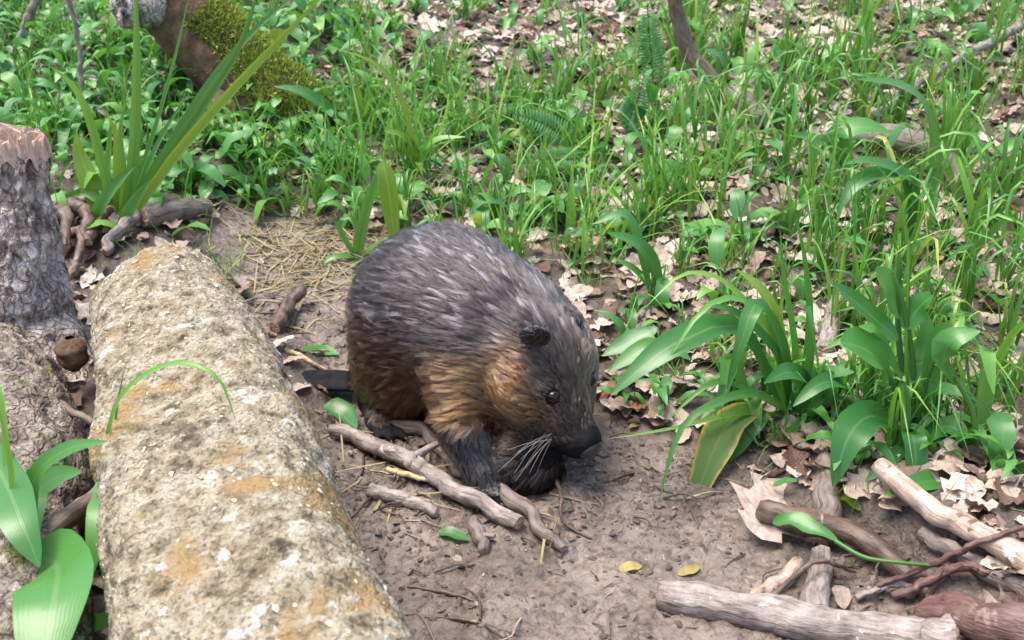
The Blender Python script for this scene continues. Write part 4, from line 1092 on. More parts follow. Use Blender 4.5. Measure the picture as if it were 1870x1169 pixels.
blades('straw', M['dry_grass'], 420, lambda x, y: np.exp(-((zone(x, y)[0]-560)/130)**2 - ((zone(x, y)[1]-480)/75)**2) + .25*np.exp(-((zone(x, y)[0]-780)/140)**2 - ((zone(x, y)[1]-900)/70)**2), 306, (.05, .18), (.002, .006), 1.4, .3, 'pale straw and withered stalks strewn on the mud behind the tail', segs=5, yr=(1.2, 2.8), lie=1.45)
# low herbs: little oval leaves over the far floor
SL = []
for s in range(8):
    rs = np.random.RandomState(s+40)
    L = 1.0
    P = [(0, 0, 0), (.3, .02*rs.randn(), .25 + .1*rs.rand()), (.65, .05*rs.randn(), .32 + .15*rs.rand()), (1.0, .08*rs.randn(), .12 + .25*rs.rand())]
    SL.append(leaf_data(P, .34 + .22*rs.rand(), ['leaf', 'oval', 'droplet'][s % 3], .1, (0, 0, 1), .08, s, n=6))
def d_cover(x, y):
    px, py, m = zone(x, y)
    return m*np.clip((1 - smooth(560, 800, px))*(1 - smooth(370, 460, py)) + .5*d_mid(x, y) + .14*smooth(1100, 1300, px)*(1 - .5*smooth(650, 900, py)), 0, 1)
x, y, rs = scatter(6000, d_cover, 401, yr=(1.2, 5.6))
k = log_clear(x, y); x, y = x[k], y[k]; n = len(x)
pos = np.stack([x, y, height(x, y) + .10*rs.rand(n)**1.6], 1)
merge('ground_cover', M['herb'], SL, rs.randint(0, 8, n), pos, rot_xyz(rs.randn(n)*.25, rs.randn(n)*.3, rs.rand(n)*6.28), .03 + .065*rs.rand(n)**1.6, 8, 'low green herbs covering the woodland floor')

# ------------------------------------------------------------------ single plants with their leaves
LEAFM = {}
for key, mat, pf in (('broad', 'broad', 'leaf'), ('herb', 'herb', 'leaf'), ('round', 'herb', 'oval'), ('lime', 'lime', 'leaf')):
    LEAFM[key] = []
    for s in range(6):
        rs = np.random.RandomState(s*5 + len(key))
        r0, dr = .25 + .35*rs.rand(), .1 + .5*rs.rand()
        P = [(0, 0, 0), (.28, .0, r0*.8), (.65, .03*rs.randn(), r0), (1.0, .1*rs.randn(), r0 - dr)]
        LEAFM[key].append(shared('leaf', leaf_data(P, (.24 if pf == 'leaf' else .42)*(.8 + .4*rs.rand()), pf, .14, (0, 0, 1), .07, s, n=9), mat))
BLADEM = {}
for key, mat in (('grass', 'grass'), ('sedge', 'sedge'), ('dark', 'herb')):
    BLADEM[key] = []
    for s in range(10):
        rs = np.random.RandomState(s*3 + len(key))
        bx, tz = .2 + .6*rs.rand(), .95 - .5*rs.rand()
        P = [(0, 0, 0), (.06*bx, .0, .4), (.35*bx, .03*rs.randn(), .78*(.7+.3*tz)), (bx, .08*rs.randn(), tz*.85 - .25*bx*rs.rand())]
        BLADEM[key].append(shared('blade', leaf_data(P, .032 + .018*rs.rand(), 'blade', .2, (-.7, 0, .7), 0, s, n=9, twist=rs.randn()*.7), mat))

def rosette(px, py, label, group, kinds, n, ln, name='herb_plant', cat='plant', spread=1.0):
    b_ = G(px, py)
    if group:
        tall = ('short' if ln < .15 else 'tall') if name == 'grass_tuft' else ('small' if ln < .09 else 'large')
        what = 'green grass tuft' if name == 'grass_tuft' else 'leafy herb'
        label = tall + ' ' + what + ' ' + beside(px, py)
    t_ = thing(name, label, cat, b_ - Vector((0, 0, .003)), group)
    if group: RANK.append((t_, ln, 'tallest' if name == 'grass_tuft' else 'largest'))
    a0 = random.random()*6.28
    for k_ in range(n):
        kd = random.choice(kinds); pool = LEAFM.get(kd) or BLADEM.get(kd)
        o_ = inst(random.choice(pool), 'leaf' if kd in LEAFM else 'blade', t_, (random.gauss(0, .008), random.gauss(0, .008), 0),
                  (random.gauss(0, .15), -random.uniform(-.1, .5)*spread if kd in LEAFM else random.gauss(0, .12), a0 + k_*2.4 + random.gauss(0, .3)), ln*random.uniform(.6, 1.15))
    return t_

def spots(n, x0, x1, y0, y1, mind, seed, avoid=True):
    rs = random.Random(seed); out = []
    tries = 0
    while len(out) < n and tries < 4000:
        tries += 1
        px, py = rs.uniform(x0, x1), rs.uniform(y0, y1)
        if any((px-a)**2 + (py-c)**2 < mind**2 for a, c in out): continue
        v = G(px, py)
        if avoid and (mud_mask(np.array([v.x]), np.array([v.y]))[0] > .35 or not log_clear(np.array([v.x]), np.array([v.y]))[0]): continue
        out.append((px, py))
    return out

for px, py in spots(34, 270, 640, 60, 360, 38, 1):
    rosette(px, py, 'low broad-leaved herb beside the mossy trunk', 'herbs round the mossy trunk', ['broad', 'round', 'herb', 'herb'], random.randint(5, 8), random.uniform(.07, .12))
for px, py in spots(26, 0, 260, 20, 260, 40, 2):
    rosette(px, py, 'small green herb in the dense greenery beyond the stump', 'herbs beyond the stump', ['herb', 'broad'], random.randint(5, 8), random.uniform(.07, .12))
for px, py in spots(34, 640, 1180, 180, 440, 44, 3):
    rosette(px, py, 'leafy green herb growing in the litter behind the beaver', 'herbs behind the beaver', ['herb', 'broad', 'round', 'lime'], random.randint(4, 7), random.uniform(.06, .11))
for px, py in spots(14, 620, 1200, 10, 175, 52, 4):
    rosette(px, py, 'sparse green herb among bare dry leaves on the far slope', 'herbs on the far slope', ['herb', 'broad'], random.randint(4, 6), random.uniform(.08, .13))
for px, py in spots(26, 1180, 1860, 30, 480, 60, 5):
    rosette(px, py, 'small broad-leaved herb low between tall grass blades', 'herbs between the tall grass', ['herb', 'broad', 'round'], random.randint(4, 7), random.uniform(.06, .11))
for px, py in spots(16, 1130, 1860, 500, 860, 66, 6):
    rosette(px, py, 'small herb sprouting on the littered bank by the path', 'herbs on the bank', ['herb', 'broad', 'round'], random.randint(4, 7), random.uniform(.05, .085))
for px, py in spots(34, 1230, 1868, 60, 520, 50, 7):
    rosette(px, py, 'tall upright grass tuft growing through pale leaf litter', 'tall grass tufts', ['grass', 'grass', 'sedge'], random.randint(6, 10), random.uniform(.2, .34), 'grass_tuft', 'grass')
for px, py in spots(22, 1560, 1868, 420, 800, 44, 8):
    rosette(px, py, 'tall grass tuft beside the tall leafy plant', 'grass tufts by the tall leafy plant', ['grass', 'grass', 'sedge'], random.randint(7, 11), random.uniform(.16, .28), 'grass_tuft', 'grass')
for px, py in spots(14, 1150, 1540, 480, 720, 60, 9):
    rosette(px, py, 'short arching grass tuft on the bank above the path', 'grass tufts on the bank', ['grass', 'dark'], random.randint(6, 10), random.uniform(.11, .18), 'grass_tuft', 'grass')
for px, py in spots(34, 480, 1200, 150, 450, 48, 10):
    rosette(px, py, 'arching grass tuft on the littered floor behind the beaver', 'grass tufts behind the beaver', ['grass', 'grass', 'dark', 'sedge'], random.randint(7, 11), random.uniform(.12, .2), 'grass_tuft', 'grass')
for px, py in [(1330, 760), (1395, 735), (1440, 720), (1480, 745), (1530, 760), (1575, 770), (1620, 800), (1640, 830), (1690, 800), (1720, 770), (1770, 790), (1820, 760)]:
    rosette(px, py, 'x', 'grass tufts among the broad leaves', ['grass', 'grass', 'sedge'], random.randint(9, 13), random.uniform(.11, .21), 'grass_tuft', 'grass')
for px, py in [(1360, 740), (1505, 735), (1600, 780), (1700, 830), (1780, 830), (1835, 870), (1560, 840)]:
    rosette(px, py, 'x', 'herbs among the broad leaves', ['herb', 'herb', 'broad'], random.randint(6, 9), random.uniform(.06, .10))
rosette(985, 270, 'dense dark rush-like tuft with thin upright stems behind the beaver', None, ['dark'], 34, .19, 'grass_tuft', 'grass')
rosette(1020, 255, 'dense dark tuft of thin stems beside the fern fronds', None, ['dark'], 26, .17, 'grass_tuft', 'grass')
for px, py in spots(30, 0, 600, 20, 330, 44, 11):
    rosette(px, py, 'green grass tuft in the dense greenery by the mossy trunk', 'grass tufts by the mossy trunk', ['grass', 'dark'], random.randint(7, 11), random.uniform(.10, .18), 'grass_tuft', 'grass')

# --- fern fronds
def pinna_data(s):
    return leaf_data([(0, 0, 0), (.5, 0, .05), (1, 0, -.08)], .19, 'leaf', .06, (0, 0, 1), .1, s, n=5)
PIN = [shared('leaflet', pinna_data(s), 'fern') for s in range(3)]
def frond(label, pts, y0, plen):
    P = [np.array(Q(a, c, y0 + d)) for a, c, d in pts]
    o0 = P[0]
    t_ = thing('fern_frond', label, 'fern', Vector(o0), 'fern fronds')
    S_ = spline([p - o0 for p in P], 30)
    V, Fc, *_ = tube_data([p - o0 for p in P], [.0025, .002, .001], 6, 20, .03)
    mesh_obj('stalk', V.reshape(-1, 3), Fc, M['fern'], t_, uv=np.tile([.3, .5], (V.size//3, 1)))
    T_ = unit(np.gradient(S_, axis=0))
    for k_ in range(4, 29):
        ln = plen*math.sin(math.pi*min(1, (k_-2)/27.5)**.7)**.8 + .004
        for s_ in (-1, 1):
            tg = Vector(T_[k_]); up = Vector((0, -.75, .6)); sd_ = tg.cross(up).normalized()*s_
            xa = (sd_ + tg*.25).normalized(); za = (up - xa*up.dot(xa)).normalized(); ya = za.cross(xa)
            mt = Matrix((xa, ya, za)).transposed().to_4x4()
            o_ = inst(PIN[k_ % 3], 'leaflet', t_, S_[k_], mt.to_euler(), ln)
    return t_
fy = G(1190, 175).y
frond('upright fern frond standing beside the bent sapling', [(1195, 175, 0), (1190, 110, .02), (1185, 60, .02), (1182, 5, 0)], fy, .040)
fy = G(1040, 290).y
frond('fern frond arching over the dark rush tuft', [(1060, 290, 0), (1030, 250, .0), (985, 222, -.03), (925, 205, -.06)], fy, .036)
frond('drooping fern frond below the dark rush tuft', [(1085, 290, 0), (1050, 290, -.05), (1000, 292, -.09), (945, 300, -.12)], fy, .036)
fy = G(1150, 250).y
frond('fern frond spreading toward the sapling foot', [(1140, 250, 0), (1150, 215, .0), (1165, 180, .0), (1180, 120, .0)], fy, .036)

# ------------------------------------------------------------------ the beaver
BC = Vector((-.062, 1.685, 0)); BC.z = H(-.05, 1.50) + .004
HEAD = math.atan2(-.78, .62)                                     # heading of the body, forward is local +X
h = .0032
lo, hi = np.array((-.62, -.30, -.02)), np.array((.40, .27, .40))
dims = np.ceil((hi-lo)/h).astype(int)
Fld = np.full(dims, .2, np.float32)

def blend(pmin, pmax, fn, k):
    global Fld
    pmin, pmax = np.array(pmin) - k - .02, np.array(pmax) + k + .02
    a = np.maximum(((pmin-lo)/h).astype(int), 0); b_ = np.minimum(((pmax-lo)/h).astype(int)+1, dims)
    if (b_ <= a).any(): return
    gx_ = lo[0] + h*np.arange(a[0], b_[0]); gy_ = lo[1] + h*np.arange(a[1], b_[1]); gz_ = lo[2] + h*np.arange(a[2], b_[2])
    d = fn(gx_[:, None, None], gy_[None, :, None], gz_[None, None, :]).astype(np.float32)
    s = Fld[a[0]:b_[0], a[1]:b_[1], a[2]:b_[2]]
    hh = np.clip(.5 + .5*(s-d)/k, 0, 1)
    Fld[a[0]:b_[0], a[1]:b_[1], a[2]:b_[2]] = s*(1-hh) + d*hh - k*hh*(1-hh)

def ell(c, r, k=.03, axes=None):
    c, r = np.array(c, float), np.array(r, float)
    A = np.eye(3) if axes is None else np.array(axes)
    R_ = r.max()
    def fn(x, y, z):
        dx, dy, dz = x-c[0], y-c[1], z-c[2]
        q = [A[i][0]*dx + A[i][1]*dy + A[i][2]*dz for i in range(3)]
        k0 = np.sqrt((q[0]/r[0])**2 + (q[1]/r[1])**2 + (q[2]/r[2])**2)
        k1 = np.sqrt((q[0]/r[0]**2)**2 + (q[1]/r[1]**2)**2 + (q[2]/r[2]**2)**2)
        return k0*(k0-1)/np.maximum(k1, 1e-6)
    blend(c-R_, c+R_, fn, k)

def cap(a, b_, ra, rb, k=.02):
    a, b_ = np.array(a, float), np.array(b_, float); ab = b_-a; L2 = ab@ab
    def fn(x, y, z):
        t_ = np.clip(((x-a[0])*ab[0] + (y-a[1])*ab[1] + (z-a[2])*ab[2])/L2, 0, 1)
        return np.sqrt((x-a[0]-t_*ab[0])**2 + (y-a[1]-t_*ab[1])**2 + (z-a[2]-t_*ab[2])**2) - (ra + (rb-ra)*t_)
    m = max(ra, rb); blend(np.minimum(a, b_)-m, np.maximum(a, b_)+m, fn, k)

# trunk
_bd = np.array((math.cos(HEAD), math.sin(HEAD))); _bl = np.array((-_bd[1], _bd[0]))
def to_local(v):
    r = np.array((v.x - BC.x, v.y - BC.y)); return np.array((r @ _bd, r @ _bl, v.z - BC.z))
ell((-.065, .0, .178), (.190, .148, .142), .03)
ell((-.115, 0, .160), (.120, .148, .132), .05)
ell((.06, .01, .165), (.13, .125, .125), .05)
ell((.13, .03, .150), (.10, .100, .100), .05)
ell((.145, .035, .085), (.080, .080, .068), .03)
ell(tuple(to_local(Q(958, 832, 1.515))), (.062, .066, .052), .03)
# thighs
ell((-.10, -.100, .090), (.090, .055, .080), .04)
ell((-.10, .100, .090), (.090, .055, .080), .04)
# head
ear_m, nose = to_local(Q(1010, 600, 1.552)), to_local(Q(1082, 798, 1.472))
ha = (nose-ear_m)/np.linalg.norm(nose-ear_m)
hs = np.cross(np.array((0, 0, 1.0)), ha); hs /= np.linalg.norm(hs)          # to the animal's left
hu = np.cross(ha, hs)
hs, hu = hs*math.cos(.34) - hu*math.sin(.34), hu*math.cos(.34) + hs*math.sin(.34)     # the head is tipped to its left
HA = [ha, hs, hu]
HL = np.linalg.norm(nose-ear_m)
def hp(f, s, u): return ear_m + ha*f + hs*s + hu*u
ell(hp(.040, 0, -.045), (.075, .066, .060), .03, HA)
ell(hp(.080, -.044, -.066), (.052, .044, .046), .022, HA)
ell(hp(.080, .044, -.066), (.052, .044, .046), .022, HA)
ell(hp(.110, 0, -.030), (.070, .044, .036), .025, HA)
ell(hp(.150, 0, -.040), (.046, .041, .040), .018, HA)
ell(hp(.184, 0, -.024), (.028, .036, .033), .016, HA)
ell(hp(.158, 0, -.078), (.036, .031, .024), .012, HA)
for s in (-1, 1):
    ell(hp(.002, s*.064, .008 if s < 0 else -.010), (.009, .024, .026), .006, [ha*.75 + hs*s*.66, hs*.75 - ha*s*.66, hu])     # ears
    cap(hp(.086, s*.047, -.022), hp(.100, s*.042, -.022), .014, .011, .012)                             # brow over the eye
# front legs
cap((.08, -.085, .14), (.125, -.122, .080), .050, .036, .03)
cap((.125, -.122, .080), (.178, -.130, .026), .034, .023, .02)
cap((.178, -.130, .026), (.198, -.130, .014), .020, .017, .012)
cap((.09, .085, .13), (.12, .085, .075), .050, .034, .03)
cap((.12, .085, .075), (.155, .080, .024), .033, .022, .02)
cap((.155, .080, .024), (.175, .078, .014), .020, .017, .012)
TOES = []
for (bx, by) in ((.195, -.130), (.172, .078)):
    for k in range(5):
        an = (k-2)*.36; ln = (.026, .034, .037, .034, .026)[k]
        p0 = np.array((bx, by + (k-2)*.006, .012)); p1 = p0 + np.array((math.cos(an)*ln*.6, math.sin(an)*ln*.6, .003)); p2 = p0 + np.array((math.cos(an)*ln, math.sin(an)*ln, -.007))
        cap(p0, p1, .0075, .0068, .006); cap(p1, p2, .0068, .0052, .005)
        TOES.append((p2, math.cos(an), math.sin(an), .012))
# hind legs and webbed feet
for s in (-1, 1):
    cap((-.12, s*.115, .085), (-.150, s*.135, .040), .034, .021, .025)
    cap((-.150, s*.135, .040), (-.140, s*.138, .016), .021, .018, .015)
    cap((-.145, s*.138, .014), (-.085, s*.142, .014), .018, .022, .015)
    ell((-.075, s*.145, .010), (.050, .036, .009), .012)
    for k in range(5):
        an = (k-2)*.26*1.0 + s*.05; ln = (.05, .062, .066, .06, .048)[k]
        p0 = np.array((-.085, s*.142 + (k-2)*.008, .014)); p1 = p0 + np.array((math.cos(an)*ln, math.sin(an)*ln, -.006))
        cap(p0, p1, .0095, .0058, .008)
        TOES.append((p1, math.cos(an), math.sin(an), .014))
# tail: thick root, then a flat paddle swung to the animal's right
cap((-.14, -.04, .070), (-.175, -.075, .040), .050, .036, .04)
td = np.array((-.72, -.68, -.02)); td /= np.linalg.norm(td)
tsd = np.cross(td, (0, 0, 1.0)); tsd /= np.linalg.norm(tsd)
cap((-.17, -.075, .040), tuple(np.array((-.17, -.075, .036)) + td*.05), .040, .030, .02)
ell(tuple(np.array((-.17, -.075, .022)) + td*.105), (.105, .036, .0095), .02, [td, tsd, np.cross(td, tsd)])

def surface_nets(Fd, lo_, h_):
    ins = Fd < 0
    nx_, ny_, nz_ = Fd.shape
    cnt = np.zeros((nx_-1, ny_-1, nz_-1), np.int8)
    for a in (0, 1):
        for b2 in (0, 1):
            for c in (0, 1):
                cnt += ins[a:nx_-1+a, b2:ny_-1+b2, c:nz_-1+c]
    act = (cnt > 0) & (cnt < 8)
    ci = np.argwhere(act); vid = np.full(act.shape, -1, np.int64); vid[act] = np.arange(len(ci))
    acc = np.zeros((len(ci), 3)); wt = np.zeros(len(ci))
    cor = [(a, b2, c) for a in (0, 1) for b2 in (0, 1) for c in (0, 1)]
    for p in cor:
        for ax in range(3):
            if p[ax]: continue
            q = list(p); q[ax] = 1
            f0 = Fd[ci[:, 0]+p[0], ci[:, 1]+p[1], ci[:, 2]+p[2]]; f1 = Fd[ci[:, 0]+q[0], ci[:, 1]+q[1], ci[:, 2]+q[2]]
            cr = (f0 < 0) != (f1 < 0)
            t_ = np.where(cr, f0/np.where(cr, f0-f1, 1), 0)
            pt = np.array(p, float)[None].repeat(len(ci), 0); pt[:, ax] += t_
            acc += pt*cr[:, None]; wt += cr
    V_ = lo_ + h_*(ci + acc/wt[:, None])
    Fq = []
    for ax in range(3):
        s0_ = [slice(1, -1)]*3; s1 = [slice(1, -1)]*3
        s0_[ax] = slice(0, -1); s1[ax] = slice(1, None)
        a_, b_ = ins[tuple(s0_)], ins[tuple(s1)]
        e = np.argwhere(a_ != b_)
        base = e + 1; base[:, ax] -= 1
        u, v = (ax+1) % 3, (ax+2) % 3
        def cell(du, dv):
            c = base.copy(); c[:, u] -= du; c[:, v] -= dv
            return vid[c[:, 0], c[:, 1], c[:, 2]]
        quad = np.stack([cell(0, 0), cell(1, 0), cell(1, 1), cell(0, 1)], 1)
        flip = ~a_[tuple(e.T)]
        quad[flip] = quad[flip][:, ::-1]
        Fq.append(quad)
    return V_, np.concatenate(Fq)

BV, BF = surface_nets(Fld, lo, h)
# which parts are bare skin, and how long, which way and what colour the coat is
pv = BV
hf, hss, huu = (pv-ear_m)@ha, (pv-ear_m)@hs, (pv-ear_m)@hu
tail_s = (pv - np.array((-.17, -.075, .036)))@td
is_tail = (tail_s > .03) & (pv[:, 2] < .09)
is_nose = (hf - .35*np.abs(hss) + .12*noise3(pv[:, 0]*60, pv[:, 1]*60, pv[:, 2]*60, 5)*.03 > .166) & (huu > -.075)
is_paw = (pv[:, 2] < .020) & ((pv[:, 0] > .16) | ((pv[:, 0] > -.20) & (pv[:, 0] < .0) & (np.abs(pv[:, 1]) > .10)))
bare = is_tail | is_nose | is_paw

beaver = thing('beaver', 'wet brown beaver walking low along the muddy path', 'beaver', BC)
beaver.rotation_euler = (0, 0, HEAD)
mB, nt, bs, out = mat_new('beaver_skin')
co = nt.nodes.new('ShaderNodeTexCoord').outputs['Object']
ba = attr(nt, 'bare').outputs['Fac']
vo = nt.nodes.new('ShaderNodeTexVoronoi'); vo.inputs['Scale'].default_value = 150; nt.links.new(co, vo.inputs['Vector'])
c_skin = mixc(nt, ba, (.018, .012, .009), ramp(nt, tex_noise(nt, co, 60, 3), [(.3, (.006, .006, .007)), (.7, (.018, .017, .019))]))
nt.links.new(c_skin, bs.inputs['Base Color']); bs.inputs['Roughness'].default_value = .7; bs.inputs['Specular IOR Level'].default_value = .1
bump(nt, bs, vo.outputs['Distance'], .5, .002)
body = mesh_obj('body', BV, BF, mB, beaver, attrs={'bare': bare.astype(float)})

# coat
tri = np.concatenate([BF[:, [0, 1, 2]], BF[:, [0, 2, 3]]])
e1, e2 = BV[tri[:, 1]]-BV[tri[:, 0]], BV[tri[:, 2]]-BV[tri[:, 0]]
fn_ = np.cross(e1, e2); ar = np.linalg.norm(fn_, axis=1)
vn = np.zeros_like(BV)
for q in range(3): np.add.at(vn, tri[:, q], fn_)
vn = unit(vn)
# smooth the normals so that the coat lies evenly
for _ in range(4):
    acc = vn.copy()
    for q in range(4): np.add.at(acc, BF[:, q], vn[BF[:, (q+1) % 4]]); np.add.at(acc, BF[:, q], vn[BF[:, (q+3) % 4]])
    vn = unit(acc)
rs = np.random.RandomState(8)
NH, NC = 220000, 15500
def on_skin(p_in, d_):
    """walk out of the head from a point inside it to its surface"""
    for st in np.arange(0, .12, .0008):
        q_ = p_in + d_*st; ix = np.round((q_-lo)/h).astype(int)
        if Fld[tuple(ix)] > 0: return q_
    return p_in
EYES = {s: on_skin(hp(.100, 0, -.034), hs*s*.90 + hu*.44) - (hs*s*.90 + hu*.44)*(.0050 if s < 0 else .0085) for s in (-1, 1)}
def sample(n_):
    k_ = rs.choice(len(tri), n_, p=ar/ar.sum())
    a, b_ = rs.rand(n_, 1), rs.rand(n_, 1); f = a + b_ > 1; a, b_ = np.where(f, 1-a, a), np.where(f, 1-b_, b_)
    w = np.concatenate([1-a-b_, a, b_], 1)
    p = np.einsum('nk,nkd->nd', w, BV[tri[k_]]); n__ = unit(np.einsum('nk,nkd->nd', w, vn[tri[k_]]))
    br = (bare[tri[k_]].mean(1) > .5) | (np.minimum(np.linalg.norm(p-EYES[-1], axis=1), np.linalg.norm(p-EYES[1], axis=1)) < .0125)
    return p[~br], n__[~br]
def coat(p, n_):
    f_, s_, u_ = (p-ear_m)@ha, (p-ear_m)@hs, (p-ear_m)@hu
    hw = smooth(-.02, .05, f_)*smooth(.155, .095, np.linalg.norm(p - hp(.09, 0, -.045), axis=1))
    leg = smooth(.075, .045, p[:, 2])*(((p[:, 0] > .09) & (p[:, 0] < .26) & (np.abs(p[:, 1] - np.where(p[:, 1] < 0, -.128, .082)) < .042)) | ((p[:, 0] < -.06) & (p[:, 0] > -.2) & (np.abs(p[:, 1]) > .10)))
    arm = smooth(.125, .095, p[:, 2])*((p[:, 0] > .085) & (p[:, 1] < -.092))
    leg = np.maximum(leg, arm*.9)
    body_dir = np.stack([-np.ones(len(p)), p[:, 1]*1.2, -.25 - 1.6*np.clip(.20 - p[:, 2], 0, .2)/.2], 1)
    head_dir = -ha[None] + hs[None]*np.sign(s_)[:, None]*(.9*smooth(.01, .06, np.abs(s_)))[:, None] - hu[None]*(.35*smooth(0, -.06, u_))[:, None] + np.array((0, 0, -.15))
    leg_dir = np.array((.25, 0, -1.0))[None].repeat(len(p), 0)
    d = unit(body_dir)*(1-hw)[:, None] + unit(head_dir)*hw[:, None]
    d = d*(1-leg)[:, None] + leg_dir*leg[:, None]
    d = unit(d - n_*np.sum(d*n_, 1, keepdims=True))
    L = .038 + .008*smooth(0, -.15, p[:, 0])
    L = L*(1-hw) + hw*(.017 - .011*smooth(.09, .16, f_))
    L = L*(1-leg) + leg*.009
    ed = np.minimum(np.linalg.norm(p-EYES[-1], axis=1), np.linalg.norm(p-EYES[1], axis=1))
    er = np.minimum(np.linalg.norm(p-hp(.002, -.068, .010), axis=1), np.linalg.norm(p-hp(.002, .068, -.008), axis=1))
    L = L*(.16 + .84*smooth(.026, .044, er))
    L = L*np.clip(.22 + .78*smooth(.012, .034, ed), .12, 1)
    return d, L, hw, leg, f_, s_, u_
cp, cn = sample(NC)
kd = kdtree.KDTree(len(cp))
for q, p in enumerate(cp): kd.insert(p, q)
kd.balance()
hp_, hn = sample(NH)
near = np.array([kd.find(p)[1] for p in hp_])
NP = 5
tt = np.linspace(0, 1, NP)
def strands(p, n_, jitter, rs_):
    d, L, hw, leg, f_, s_, u_ = coat(p, n_)
    d = d + rs_.randn(*d.shape)*jitter; d = unit(d - n_*np.sum(d*n_, 1, keepdims=True))
    side = np.cross(n_, d)
    wob = rs_.randn(len(p), 1)*.10
    lift = (.42 - .22*hw - .18*leg)[:, None]*(1 + .25*rs_.randn(len(p), 1))
    L = (L*(1 + .22*rs_.randn(len(p))))[:, None]
    pts = [p + L*(t_*d + lift*(t_ - .62*t_*t_)*n_ + wob*t_*t_*side) for t_ in tt]
    return np.stack(pts, 1), (d, L, hw, leg, f_, s_, u_)
Cst, _ = strands(cp, cn, .16, rs)
Hst, (d_, L_, hw_, leg_, f_, s_, u_) = strands(hp_, hn, .07, rs)
cw = (.80*tt**.9)[None, :, None]*np.clip(1 + .2*rs.randn(len(hp_), 1, 1), .2, 1.15)
Hst = Hst*(1-cw) + (Cst[near] + (hp_ - cp[near])[:, None]*.25)*cw
# colour: grey-brown guard hair above, rusty brown on cheeks, neck and lower flank
crnd = rs.rand(len(cp))[near]; hr = rs.rand(len(hp_))
zz = hp_[:, 2]
rust = np.clip(smooth(.24, .10, zz)*.45*(1-hw_), 0, 1)
cheek = np.exp(-((hp_[:, 0]-.145)/.075)**2)*smooth(.01, -.06, hp_[:, 1])*smooth(.23, .17, zz)*smooth(.05, .085, zz)
cheek = np.maximum(cheek, hw_*smooth(.0, .036, -s_)*smooth(-.004, -.04, u_)*smooth(.155, .12, f_))
rust = np.clip(np.maximum(rust, cheek*1.1), 0, 1)*(1-leg_)
top = np.array((.030, .024, .024)); rc = np.array((.225, .090, .034)); lg = np.array((.058, .053, .054)); hd = np.array((.072, .050, .040))
col = top[None]*(1-hw_)[:, None] + hd[None]*hw_[:, None]
col = col*(1-rust)[:, None] + rc[None]*rust[:, None]
col = col*(1-leg_)[:, None] + lg[None]*leg_[:, None]
col = col*(.30 + 1.35*crnd**1.5 + .35*hr)[:, None]
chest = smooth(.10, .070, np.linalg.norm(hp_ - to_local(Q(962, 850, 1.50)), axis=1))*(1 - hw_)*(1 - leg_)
col *= (1 - .9*chest)[:, None]  # dark chest fur, deepened by the shade under the chin put into its colour
col *= (1 - .85*smooth(.105, .075, zz)*(hp_[:, 0] > .10)*(leg_ < .3))[:, None]  # shade on the low front underside also put into the fur colour
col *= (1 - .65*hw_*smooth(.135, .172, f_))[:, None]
painted_sheen = (crnd > .87) & (hr > .2) & (leg_ < .3) & (rust < .5) & (zz > .12) & (rs.rand(len(hw_)) > .75*hw_)
col[painted_sheen] = col[painted_sheen]*1.5 + np.array((.15, .155, .19))  # bluish sky sheen on the wet coat, painted into the colour of some clumps
eye_d = np.minimum(np.linalg.norm(hp_ - EYES[-1], axis=1), np.linalg.norm(hp_ - EYES[1], axis=1))
col *= (1 + 1.6*smooth(.026, .017, eye_d))[:, None]
ear_d = np.minimum(np.linalg.norm(hp_ - hp(.002, -.066, .010), axis=1), np.linalg.norm(hp_ - hp(.002, .066, -.008), axis=1))
col *= (.22 + .78*smooth(.020, .032, ear_d))[:, None]
cu = bpy.data.hair_curves.new('fur')
cu.add_curves([NP]*len(hp_))
cu.attributes['position'].data.foreach_set('vector', Hst.astype(np.float32).ravel())
ra = cu.attributes.get('radius') or cu.attributes.new('radius', 'FLOAT', 'POINT')
rad = (.00042*(1 - .75*tt**1.5))[None]*(.8 + .5*hr)[:, None]
ra.data.foreach_set('value', rad.astype(np.float32).ravel())
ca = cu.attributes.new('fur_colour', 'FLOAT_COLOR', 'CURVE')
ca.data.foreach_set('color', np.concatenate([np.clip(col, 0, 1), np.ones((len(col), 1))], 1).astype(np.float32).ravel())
mF, nt, bs, out = mat_new('wet_fur')
nt.nodes.remove(bs)
hb = nt.nodes.new('ShaderNodeBsdfHairPrincipled'); hb.parametrization = 'COLOR'
nt.links.new(attr(nt, 'fur_colour').outputs['Color'], hb.inputs['Color'])
hb.inputs['Roughness'].default_value = .26
hb.inputs['Radial Roughness'].default_value = .45
hb.inputs['Coat'].default_value = .35
nt.links.new(hb.outputs[0], out.inputs[0])
cu.materials.append(mF)
fo = bpy.data.objects.new('fur', cu); C.objects.link(fo); fo.parent = beaver
tag(fo, 'wet clumped grey-brown fur, rusty on the cheeks and neck', kind='stuff')

# eyes, nose, claws and whiskers
mEye = m_plain('eye', (.005, .005, .007), .05, 0, 50, .5, .0)
mNose = m_plain('nose_leather', (.030, .030, .034), .30, .5, 300, .6)
mClaw = m_plain('claw', (.05, .04, .035), .4, .4, 90)
def ball(c, r, axes, mat, name, nu=18, nv=12, label=None):
    V_, F_ = [], []
    for i in range(nv+1):
        for j in range(nu):
            th, ph = math.pi*i/nv, 2*math.pi*j/nu
            q = np.array((math.sin(th)*math.cos(ph)*r[0], math.sin(th)*math.sin(ph)*r[1], math.cos(th)*r[2]))
            V_.append(c + axes[0]*q[0] + axes[1]*q[1] + axes[2]*q[2])
    for i in range(nv):
        for j in range(nu): F_.append((i*nu+j, (i+1)*nu+j, (i+1)*nu+(j+1) % nu, i*nu+(j+1) % nu))
    o_ = mesh_obj(name, np.array(V_), F_, mat, beaver)
    if label: o_['label'] = label
    return o_
for s in (-1, 1):
    ball(EYES[s], (.0110, .0110, .0110), HA, mEye, 'eye', label='small glossy black eye')
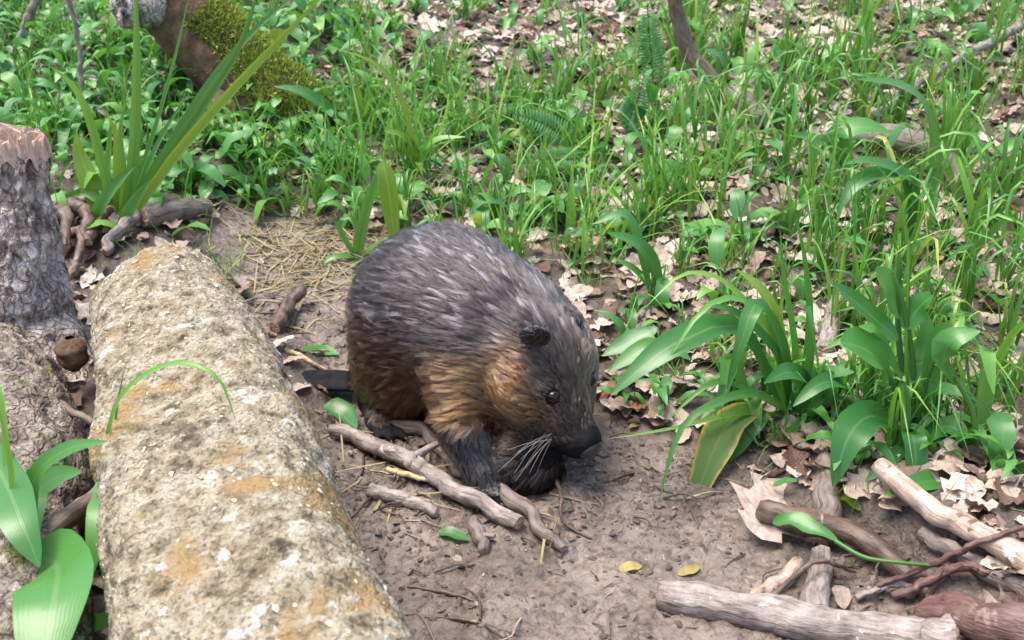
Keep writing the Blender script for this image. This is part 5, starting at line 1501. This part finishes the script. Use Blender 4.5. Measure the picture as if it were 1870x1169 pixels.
ball(hp(.197, 0, -.014), (.017, .027, .020), HA, mNose, 'nose', label='dark wet leathery nose')
for s in (-1, 1):
    ball(hp(.2065, s*.019, -.018), (.0065, .0065, .0065), HA, mEye, 'nostril', 10, 8)
for p, cx, sy_, ln in TOES:
    V_, F_, *_ = tube_data([p, p + np.array((cx*ln*.6, sy_*ln*.6, .0015)), p + np.array((cx*ln, sy_*ln, -.004))], [.003, .0024, .0006], 6, 6, .02)
    mesh_obj('claw', V_.reshape(-1, 3), F_, mClaw, beaver)
vv, ff = [], []
rs = np.random.RandomState(3)
for s in (-1, 1):
    for k in range(11):
        q0 = hp(.150 + .022*rs.rand(), 0, -.040 - .022*rs.rand()); p0 = on_skin(q0, hs*s) - hs*s*.002
        ln = .055 + .035*rs.rand()
        d1 = unit(hs*s*(.35 + .5*rs.rand()) - ha*(.15 + .5*rs.rand()) + np.array((0, 0, -.35 - .6*rs.rand())))
        p2 = p0 + d1*ln + np.array((0, 0, -.018*rs.rand() - .006)); p1 = p0 + d1*ln*.5
        V_, F_, *_ = tube_data([p0, p1, p2], [.0004, .00033, .0002], 5, 9, .0)
        o1 = len(vv); vv += V_.reshape(-1, 3).tolist(); ff += (F_ + o1).tolist()
wk = mesh_obj('whiskers', np.array(vv), ff, m_plain('whisker', (.42, .38, .35), .4), beaver)
tag(wk, 'pale stiff whiskers beside the muzzle', kind='stuff')

# labels of things that would otherwise share one: by size among those beside the same landmark
by = {}
plain = lambda lab: ' '.join(w for w in lab.split() if w not in ('tall', 'short', 'small', 'large', 'leafy', 'green'))
for o, size, word in RANK:
    a, _, b = plain(o['label']).partition(' between ')
    key = a + ' between ' + ' and '.join(sorted(b.split(' and '))) if b else a
    by.setdefault(key, []).append((size, o, word))
ORD = ['', 'second ', 'third ', 'fourth ', 'fifth ', 'sixth ', 'seventh ', 'eighth ', 'ninth ', 'tenth ', 'eleventh ', 'twelfth ', 'thirteenth ', 'fourteenth ', 'fifteenth ', 'sixteenth ', 'seventeenth ', 'eighteenth ', 'nineteenth ', 'twentieth ']
for lab, lst in by.items():
    if len(lst) > 1:
        for k, (size, o, word) in enumerate(sorted(lst, key=lambda q: -q[0])):
            o['label'] = ORD[min(k, 19)] + word + ' ' + lab
